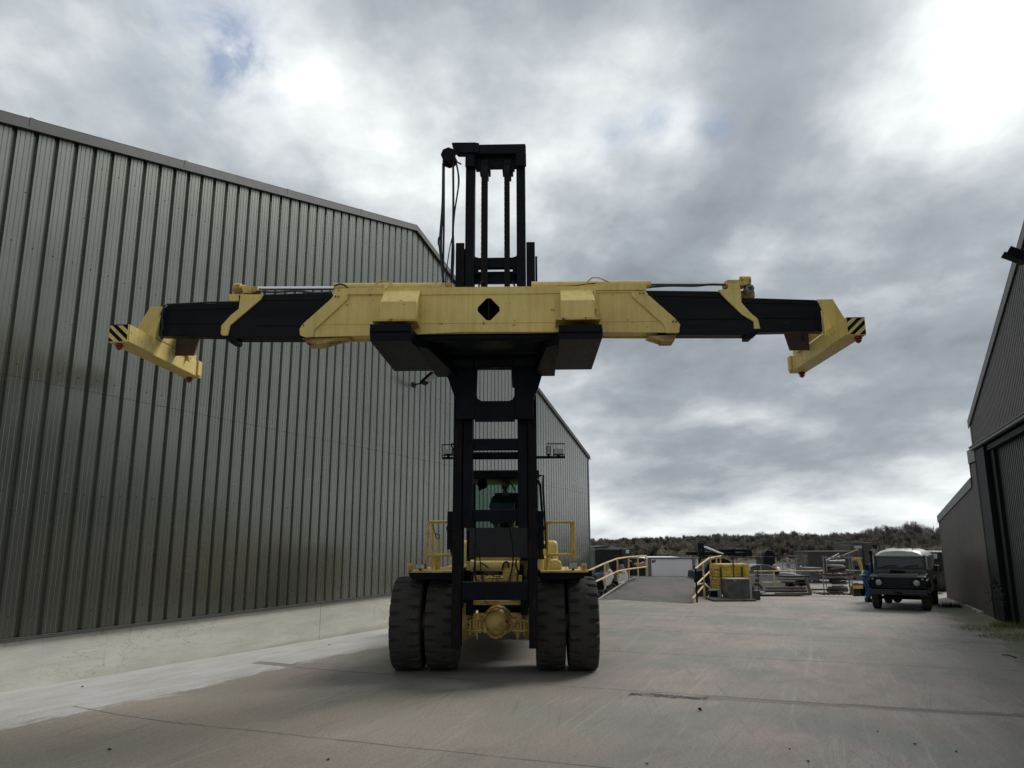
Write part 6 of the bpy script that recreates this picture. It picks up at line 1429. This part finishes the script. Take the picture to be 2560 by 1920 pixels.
# ---------------- green 4x4
def four_by_four(loc, rz, s_):
    t = thing('off_road_vehicle', 'dark green off-road vehicle with pale roof and snorkel, facing the camera on the right', 'off-road vehicle', loc, rz)
    t.scale = (s_, s_, s_); W = .84
    # y=0 front face, +y to the rear
    mb = MB(); mb.prism([(0, .70), (0, 1.07), (.10, 1.10), (1.02, 1.17), (1.10, 1.30), (1.16, 1.30), (1.16, .62), (.98, .52), (.94, .74), (.78, .90), (.34, .90), (.18, .74), (.10, .60)], -W, W, plane='yz'); body = mb.build('front_body', 'lr_green', t, bevel=.03)
    mb = MB(); mb.prism([(1.16, .50), (1.16, 1.27), (4.35, 1.27), (4.35, .62), (4.05, .62), (3.98, .84), (3.80, .93), (3.38, .93), (3.2, .84), (3.12, .50)], -W, W, plane='yz'); mb.build('rear_body', 'lr_green', t, bevel=.025)
    mb = MB(); mb.prism([(.04, 1.08), (.10, 1.135), (1.03, 1.20), (1.03, 1.16), (.10, 1.10)], -.60, .60, plane='yz'); mb.build('bonnet', 'lr_green', t, bevel=.012)
    # roof shell and windscreen frame
    mb = MB(); r_ = [(-.80, 1.72), (-.74, 1.80), (-.62, 1.88), (-.45, 1.93), (0, 1.95), (.45, 1.93), (.62, 1.88), (.74, 1.80), (.80, 1.72)]
    vs = []
    for (y, k_, dz) in ((1.22, .93, -.06), (1.34, .98, -.01), (1.6, 1, 0), (4.25, 1, 0), (4.34, .98, -.03)): vs += [(x*k_, y, z+dz if z > 1.75 else 1.71) for x, z in r_]
    n = 9; mb.add(vs, [(i*n+j, i*n+j+1, (i+1)*n+j+1, (i+1)*n+j) for i in range(4) for j in range(n-1)]+[tuple(range(n)), tuple(range(4*n, 5*n))]+[(i*n, (i+1)*n, (i+1)*n+n-1, i*n+n-1) for i in range(4)]); rf = mb.build('roof', 'lr_roof', t, smooth=True)
    mb = MB(); 
    for x in (-.42, .42): mb.cut(); mb.tube([(x, 1.35, 1.945), (x, 4.2, 1.955)], .018, 6)
    mb.build('roof_rib', 'lr_roof', rf)
    mb = MB()
    for x in (-.12, .18): mb.cut(); mb.lathe([(1.94, .0), (1.94, .05), (1.965, .045), (1.975, 0)], 10, (x, 1.8, 0), 'z')
    mb.build('roof_bolt', 'lr_roof', rf)
    def slab(a, b_, w_, x0, x1, name, m): 
        mb = MB(); (ya, za), (yb, zb_) = a, b_; mb.hexa([(x0, ya, za), (x1, ya, za), (x1, ya+w_, za), (x0, ya+w_, za)], [(x0, yb, zb_), (x1, yb, zb_), (x1, yb+w_, zb_), (x0, yb+w_, zb_)]); return mb.build(name, m, t, bevel=.006)
    slab((1.10, 1.30), (1.24, 1.74), .06, -.80, -.72, 'screen_pillar', 'lr_green'); slab((1.10, 1.30), (1.24, 1.74), .06, .72, .80, 'screen_pillar', 'lr_green')
    slab((1.225, 1.69), (1.245, 1.745), .07, -.80, .80, 'screen_rail', 'lr_black')
    slab((1.13, 1.34), (1.235, 1.69), .012, -.72, .72, 'windscreen', 'lrglass')
    slab((1.09, 1.28), (1.105, 1.35), .06, -.80, .80, 'screen_rail', 'lr_green')
    for sx in (-1, 1):
        a, b_ = sorted((sx*.80, sx*.835))
        mb = MB(); mb.box(a, b_, 1.20, 1.28, 1.27, 1.72); mb.box(a, b_, 1.98, 2.06, 1.27, 1.72); mb.box(a, b_, 2.9, 4.33, 1.27, 1.72); mb.box(a, b_, 1.2, 4.33, 1.68, 1.74); mb.build('side_panel', 'lr_roof', t)
        mb = MB(); mb.box(sx*.81-.005, sx*.81+.005, 1.28, 2.9, 1.27, 1.68); mb.build('side_window', 'lrglass', t)
    mb = MB(); mb.box(-.80, .80, 4.3, 4.36, 1.27, 1.74); mb.build('rear_door', 'lr_roof', t)
    mb = MB()
    for sx in (-.3, .35): mb.cut(); mb.tube([(sx-.22, 1.10, 1.36), (sx-.05, 1.12, 1.40), (sx+.22, 1.13, 1.405)], .012, 6)
    mb.build('wiper', 'lr_black', t)
    # grille and lamps
    mb = MB(); mb.box(-.42, .42, -.015, .02, .70, 1.05); g = mb.build('grille', 'lr_black', t, bevel=.01)
    mb = MB()
    for i in range(7): mb.box(-.40, .40, -.035, -.014, .72+i*.046, .738+i*.046)
    mb.build('grille_bar', 'navy', g)
    for sx in (-1, 1):
        mb = MB(); mb.box(sx*.63-.19, sx*.63+.19, -.02, .02, .70, 1.06); mb.build('lamp_panel', 'lr_black', t, bevel=.01)
        mb = MB(); mb.lathe([(-.045, 0), (-.04, .06), (-.03, .088), (-.015, .10), (.0, .10)], 24, (sx*.56, 0, .88), 'y'); mb.build('headlight', 'lens', t, smooth=True)
        mb = MB(); mb.lathe([(-.04, 0), (-.035, .03), (-.018, .034)], 14, (sx*.74, 0, 1.0), 'y'); mb.build('side_light', 'lens', t, smooth=True)
        mb = MB(); mb.prism([(-.05, .86), (-.05, .96), (.10, 1.0), (.34, 1.0), (.80, 1.0), (1.02, .82), (1.02, .70), (.96, .70), (.78, .92), (.36, .92), (.14, .72), (.0, .70)], sx*.84-.03, sx*.84+.05 if sx > 0 else sx*.84+.03, plane='yz')
        mb.cut(); mb.prism([(3.15, .70), (3.25, .92), (3.4, 1.0), (3.8, 1.0), (4.02, .90), (4.08, .66), (4.0, .66), (3.94, .84), (3.78, .93), (3.42, .93), (3.28, .84), (3.2, .70)], sx*.84-.04, sx*.84+.04, plane='yz'); mb.build('wheel_arch', 'lr_black', t, bevel=.01)
        mb = MB(); mb.box(sx*.84-.02 if sx > 0 else sx*.84-.05, sx*.84+.05 if sx > 0 else sx*.84+.02, .12, .34, .55, .60); mb.cut(); a, b_ = sorted((sx*1.0, sx*1.12)); 
        mb.box(a, b_, 1.28, 1.34, 1.22, 1.42); mb.cut(); mb.tube([(sx*.84, 1.2, 1.25), (sx*1.0, 1.30, 1.28)], .012, 6); mb.build('mirror', 'lr_black', t, bevel=.01)
    mb = MB(); mb.box(-.86, .86, -.16, -.02, .50, .67); mb.build('bumper', 'navy', t, bevel=.015)
    mb = MB(); mb.box(-.12, .12, -.175, -.158, .535, .60); mb.build('winch_slot', 'lr_black', t)
    mb = MB(); mb.prism([(-.30, 1.18), (-.24, 1.28), (.15, 1.26), (.2, 1.19)], .6, .9); tag_ = mb.build('bonnet_load', 'lr_black', t, bevel=.02)
    # snorkel on the picture's left
    mb = MB(); mb.tube([(-.89, .9, 1.02), (-.89, 1.12, 1.12), (-.89, 1.20, 1.5), (-.89, 1.26, 1.80)], .04, 8); sn = mb.build('snorkel', 'lr_black', t, smooth=True)
    mb = MB(); mb.box(-.96, -.82, 1.14, 1.34, 1.76, 1.92); mb.build('snorkel_head', 'lr_black', sn, bevel=.04)
    # axles, springs, wheels
    mb = MB(); mb.tube([(-.7, .62, .37), (.7, .62, .37)], .05, 10); mb.lathe([(.5, 0), (.5, .1), (.56, .14), (.68, .14), (.72, 0)], 14, (-.12, 0, .35), 'y'); mb.tube([(-.7, 3.6, .37), (.7, 3.6, .37)], .05, 10); mb.build('axle', 'lr_black', t, smooth=True)
    mb = MB(); mb.box(-.45, -.35, .1, 4.2, .42, .55); mb.box(.35, .45, .1, 4.2, .42, .55); mb.box(-.3, .5, 1.0, 2.6, .36, .5); mb.build('chassis', 'lr_black', t)
    for sx in (-1, 1):
        for y in (.62, 3.60):
            mb = MB(); a = sx*.745; mb.lathe([(a-.12, .22), (a-.125, .33), (a-.10, .385), (a+.10, .385), (a+.125, .33), (a+.12, .22), (a+.03, .2), (a-.03, .2)], 36, (0, y, .385)); w_ = mb.build('wheel', 'rubber', t, smooth=True)
            mb = MB(); mb.lathe([(a+sx*.09, .225), (a+sx*.10, .2), (a+sx*.03, .12), (a+sx*.08, .08), (a+sx*.08, 0)], 20, (0, y, .385)); mb.build('rim', 'lr_green', w_, smooth=True)
    mb = MB(); mb.box(-.35, -.05, 1.8, 1.95, 1.2, 1.62); mb.box(.25, .6, 1.8, 1.95, 1.2, 1.62); mb.tube([(.2+.18*cos(i*pi/8), 1.5+.05*sin(i*pi/8), 1.33+.15*sin(i*pi/8)) for i in range(17)], .015, 6); mb.build('seat', 'lr_black', t, bevel=.02)
    return t
g0 = GG(*fz(1035, 1500)); LRR = radians(-32)
lr_loc = g0-Vector((-sin(LRR)*.62*1, cos(LRR)*.62, 0)); lr_loc.z = g0.z
four_by_four(lr_loc, LRR, .97)
# man in blue overalls leaning in at the vehicle's side
g1 = GG(*fz(320, 1190))
g1 = gy(PT(fz, 318, 1190, 28.9).x, 28.9)
man = thing('person', 'man in blue overalls bending forward at the side of the dark green vehicle', 'person', tuple(g1), radians(8))
J = [((0, 0, .92), (.15, .16)), ((.12, 0, 1.08), (.13, .155)), ((.27, 0, 1.22), (.13, .17)), ((.42, 0, 1.33), (.10, .13)), ((.52, 0, 1.38), .05), ((.58, 0, 1.40), .05),
     ((.40, -.19, 1.30), .065), ((.52, -.24, 1.06), .052), ((.72, -.16, 1.00), .040), ((.40, .19, 1.30), .065), ((.55, .24, 1.08), .052), ((.75, .16, 1.02), .040),
     ((-.02, -.12, .84), .10), ((.02, -.15, .46), .072), ((-.06, -.16, .12), .062), ((.0, .12, .84), .10), ((.12, .14, .46), .072), ((.08, .15, .12), .062)]
skin_figure('body', J, [(0, 1), (1, 2), (2, 3), (3, 4), (4, 5), (3, 6), (6, 7), (7, 8), (3, 9), (9, 10), (10, 11), (0, 12), (12, 13), (13, 14), (0, 15), (15, 16), (16, 17)], 'overall', man)
mh = head_mesh().build('head', 'skin', man, smooth=True, loc=(.67, 0, 1.44), rotz=radians(90)); mh.rotation_euler = (radians(38), 0, radians(90))
hair_cap(front_line=.40).build('hair', 'hair', mh, smooth=True)
for y, x in ((-.16, -.06), (.15, .08)):
    mb = MB(); mb.prism([(-.10, 0), (.19, 0), (.20, .05), (.10, .09), (.04, .16), (-.09, .16)], -.05, .05); o = mb.build('boot', 'boot', man, bevel=.02, loc=(x, y, 0))
hand(man, (.73, -.155, .995), (1, .2, -.1), (0, 0, 1)); hand(man, (.76, .155, 1.015), (1, -.2, -.1), (0, 0, 1))
mb = MB(); mb.box(-.165, .17, -.17, .17, .93, .97); mb.build('belt', 'galv', man, bevel=.01)
# ================================================================ HILLS AND WOODLAND
hill = MB(); xs = [-260+20*i for i in range(40)]; ys = [88, 120, 170, 240, 330, 460, 700, 1100]
def hill_z(x, y):
    t = max(0., min(1., (y-95)/200.)); return -.52+1.3*t*t*(3-2*t)*(1+.25*sin(x*.013+1))+max(0, y-330)*.004
hill.add([(x, y, hill_z(x, y)) for y in ys for x in xs], [(j*40+i, j*40+i+1, (j+1)*40+i+1, (j+1)*40+i) for j in range(len(ys)-1) for i in range(39)])
tag(hill.build('hills', 'field', smooth=True), 'low rising land under the bare woods on the horizon', None, kind='structure')
def crown(mb, c, rx, rz, n, rnd, ln=.8, wd=.07, upb=.6):
    cl = [(rnd.uniform(-.8, .8), rnd.uniform(-.8, .8), rnd.uniform(-.6, .85), rnd.uniform(.22, .5)) for _ in range(14)]
    for _ in range(n):
        k_ = cl[rnd.randrange(14)]
        while True:
            d_ = Vector((rnd.uniform(-1, 1), rnd.uniform(-1, 1), rnd.uniform(-1, 1)))
            if d_.length < 1: break
        q = Vector((k_[0], k_[1], k_[2]))+d_*k_[3]
        if q.length > 1.05: q = q.normalized()*rnd.uniform(.7, 1.05)
        p = Vector(c)+Vector((q.x*rx, q.y*rx, q.z*rz)); dr = Vector((q.x, q.y, q.z*.5+upb))+Vector((rnd.uniform(-.6, .6), rnd.uniform(-.6, .6), rnd.uniform(-.3, .5)))
        dr.normalize(); sd_ = dr.cross(Vector((rnd.uniform(-1, 1), rnd.uniform(-1, 1), rnd.uniform(-1, 1)))).normalized()*wd*rnd.uniform(.5, 1.3); l = ln*rnd.uniform(.5, 1.4)
        mb.add([p-sd_, p+sd_, p+dr*l], [(0, 1, 2)])
def limbs(mb, h, r, rnd, n=7, spread=.35):
    mb.tube([(0, 0, -.2), (rnd.uniform(-.1, .1), 0, h*.3), (rnd.uniform(-.2, .2), rnd.uniform(-.2, .2), h*.8)], r, 6, r2=r*.3)
    for i in range(n):
        a = rnd.uniform(0, 2*pi); z0 = h*rnd.uniform(.2, .6); l = h*rnd.uniform(.25, .5)
        mb.tube([(0, 0, z0), (cos(a)*l*spread, sin(a)*l*spread, z0+l*.6), (cos(a)*l*spread*1.7, sin(a)*l*spread*1.7, z0+l)], r*.4, 5, r2=r*.1)
YTOP = [(1100, 1168), (1285, 1167), (1340, 1162), (1400, 1159), (1500, 1156), (1600, 1150), (1700, 1147), (1760, 1151), (1830, 1145), (1880, 1139), (1930, 1135), (1970, 1131), (2030, 1134), (2120, 1136), (2400, 1140)]
def ytop(x):
    for (a, b_), (c_, d_) in zip(YTOP[:-1], YTOP[1:]):
        if a <= x <= c_: return b_+(d_-b_)*(x-a)/(c_-a)
    return 1160
rnd = random.Random(4); wood = MB(); wood2 = MB()
for Dd, frac, n, w_ in ((300, 1.0, 110, wood), (250, .86, 96, wood), (205, .62, 84, wood), (165, .36, 70, wood2), (138, .10, 60, wood2), (112, -.1, 60, wood2)):
    for i in range(n):
        dx = 1120+(2350-1120)*(i+rnd.random())/n; Y = Dd+rnd.uniform(-15, 15); p = YP(dx, 1172-(1172-ytop(dx))*frac, Y); zb_ = hill_z(p.x, Y)
        h = max(2.3, p.z-zb_)*rnd.uniform(.74, 1.05); rx = h*rnd.uniform(.34, .55)
        crown(w_, (p.x, Y, zb_+h*.47), rx, h*.50, 900, rnd, ln=.75 if Dd > 180 else .5, wd=.06 if Dd > 180 else .045, upb=.5)
        w_.tube([(p.x, Y, zb_-.3), (p.x+rnd.uniform(-.2, .2), Y, zb_+h*.75)], .13, 4, r2=.05)
tag(wood.build('woodland', 'twig'), 'bare brown winter woodland covering the low ridge on the horizon', 'woodland', kind='stuff')
tag(wood2.build('scrubland', 'olive'), 'olive-brown scrub and young trees below the bare ridge woods', 'scrub', kind='stuff')
def tree(dx, ytp, Y, m, label, kind='tree', wf=.45, n=900, nm='bare_tree'):
    p = YP(dx, ytp, Y); zb_ = hill_z(p.x, Y) if Y > 95 else ground_z(p.x, Y); h = p.z-zb_; rr = random.Random(int(dx))
    t = thing(nm, label, kind, (p.x, Y, zb_))
    mb = MB(); limbs(mb, h, h*.022+.03, rr); mb.build('trunk', 'bark', t, smooth=True)
    mb = MB(); crown(mb, (0, 0, h*.54), h*wf, h*.5, int(n*2.2), rr, ln=.05*h+.10, wd=.005*h+.008, upb=.4); mb.build('crown', m, t)
tree(1968, 1128, 170, 'twig', 'tall bare tree rising above the ridge woods right of the silver car', wf=.34, n=1500)
tree(1905, 1136, 180, 'twig', 'bare round tree on the ridge left of the tallest one', wf=.36, n=1200)
tree(1700, 1146, 190, 'twig', 'broad bare tree on the ridge above the white trailer end and crane', wf=.4, n=1200)
tree(1990, 1158, 110, 'olive', 'olive leafless tree directly above the dark green vehicle', n=1400)
tree(1780, 1164, 115, 'olive', 'rounded olive tree above the silver-grey car', n=1300, wf=.6)
tree(1730, 1168, 112, 'olive', 'low olive tree left of the rounded one, behind the crane booms', n=1100, wf=.6)
tree(1480, 1170, 110, 'olive', 'olive bushy tree straight above the white trailer end', n=1200, wf=.7)
tree(1400, 1172, 105, 'olive', 'olive tree right of the dark green shed roof', n=1100, wf=.6)
tree(1560, 1168, 118, 'olive', 'olive tree beside the crane column', n=1200, wf=.6)
tree(1850, 1172, 100, 'olive', 'olive tree above the frame panel with the cogged wheel', n=1100, wf=.6)
for i, (dx, yt, Y) in enumerate(((1875, 1184, 78), (1905, 1180, 80), (1938, 1182, 78), (1968, 1180, 80), (2000, 1182, 78), (2030, 1180, 80), (1590, 1186, 85), (1640, 1186, 84), (1490, 1188, 84), (1440, 1188, 84))):
    lb = ['pale budding bush left of the army lorry mirror', 'pale bush between the khaki lorry and the green vehicle', 'pale bush above the left half of the green vehicle roof', 'pale bush above the middle of the green vehicle roof', 'pale bush above the right half of the green vehicle roof', 'pale bush just left of the half-hidden army lorry', 'pale bush behind the crane booms on the left', 'pale bush behind the right end of the crane booms', 'pale bush above the middle of the white trailer end', 'pale bush above the left corner of the white trailer end'][i]
    tree(dx, yt, Y, 'pale_twig', lb, 'bush', wf=.75, n=900, nm='bush')
# ================================================================ small things on the ground
def grass_tuft(pos, r, n, label, h=.16, m='moss'):
    mb = MB(); rr = random.Random(int(pos[0]*100))
    for _ in range(n):
        a = rr.uniform(0, 2*pi); q = r*sqrt(rr.random()); x, y = q*cos(a), q*sin(a); l = h*rr.uniform(.4, 1.2); b_ = rr.uniform(0, 2*pi); s_ = Vector((cos(b_), sin(b_), 0))*.006
        mb.add([Vector((x, y, -.01))-s_, Vector((x, y, -.01))+s_, Vector((x+rr.uniform(-.06, .06), y+rr.uniform(-.06, .06), l))], [(0, 1, 2)])
    return tag(mb.build('weeds', m, loc=pos), label, 'weeds', kind='stuff')
c7g = lambda x, y: GG(2320+x/5.183, 1300+y/5.183)
grass_tuft(c7g(1060, 1385), .45, 500, 'green weeds in front of the big green door', .14)
grass_tuft(c7g(290, 1130), .35, 400, 'dark weeds at the far foot of the annex wall', .18, 'lr_green')
grass_tuft(c7g(110, 960), .3, 250, 'dry weeds on the yard left of the annex corner', .12, 'olive')
grass_tuft(c7g(1180, 1530), .8, 700, 'flat moss and weeds at the lower right', .06)
grass_tuft(c7g(700, 1410), .7, 500, 'thin strip of weeds along the annex foot', .06)
t = thing('shrub', 'dark thin shrub growing against the green door frame', 'bush', WS(16.7, RB_D-.25, 0), WR)
mb = MB(); crown(mb, (0, 0, .75), .22, .5, 220, random.Random(9), ln=.07, wd=.012, upb=.2); mb.build('foliage', 'lr_green', t)
mb = MB(); mb.tube([(0, 0, 0), (.03, 0, .7), (0, .05, 1.2)], .012, 5); mb.build('stem', 'bark', t)
fl = lambda x, y: GG(x/2.212, 1400+y/2.212); fg = lambda x, y: GG(1400+x/1.907, 1480+y/1.907)
def leaf(pos, s_, label, up_=0.):
    rr = random.Random(int(pos[0]*997)); mb = MB(); n = 7; s_ *= .6
    pts = [Vector((s_*rr.uniform(.6, 1)*cos(2*pi*i/n)*1.3, s_*rr.uniform(.5, 1)*sin(2*pi*i/n), rr.uniform(.004, .02)+up_*max(0, rr.uniform(-.5, 1))*s_)) for i in range(n)]
    mb.add([(0, 0, .012+up_*s_)]+pts+[(0, 0, .003)]+[p+Vector((0, 0, -.003)) for p in pts], [(0, 1+i, 1+(i+1) % n) for i in range(n)]+[(n+1, n+2+(i+1) % n, n+2+i) for i in range(n)])
    return tag(mb.build('dead_leaf', 'debris', loc=pos), label, 'leaf', 'dead leaves on the concrete')
leaf(fl(605, 1052), .035, 'small dark leaf on the concrete at the lower left'); leaf(fl(456, 703), .03, 'small dark leaf on the pale apron beside the wall'); leaf(fl(1820, 471), .03, 'tiny dark leaf on the apron near the left tyre')
leaf(fg(668, 568), .045, 'curled upright dark leaf on the open concrete right of the machine', 1.2); leaf(fg(1693, 730), .03, 'dark leaf at the lower right of the yard'); leaf(fg(415, 823), .03, 'dark leaf at the bottom middle of the yard'); leaf(fg(1183, 812), .028, 'dark leaf near the bottom edge right of the middle'); leaf(fl(1812, 1108), .025, 'tiny dark leaf near the bottom centre'); leaf(fg(1515, 668), .022, 'tiny dark leaf on the right of the yard')
leaf(fg(1890, 765), .022, 'tiny dark leaf nearest the lower right corner'); leaf(fg(1095, 752), .018, 'tiny dark speck of leaf below the broken joint')
mb = MB(); a = fg(2110, 305); b_ = fg(2175, 318); mb.tube([(0, 0, .02), ((b_-a)*.5).to_tuple()[:2]+(.04,), ((b_-a)).to_tuple()[:2]+(.02,)], .012, 6); tag(mb.build('stick', 'debris', loc=a), 'thin dark stick lying on the yard at the far right edge', 'stick')
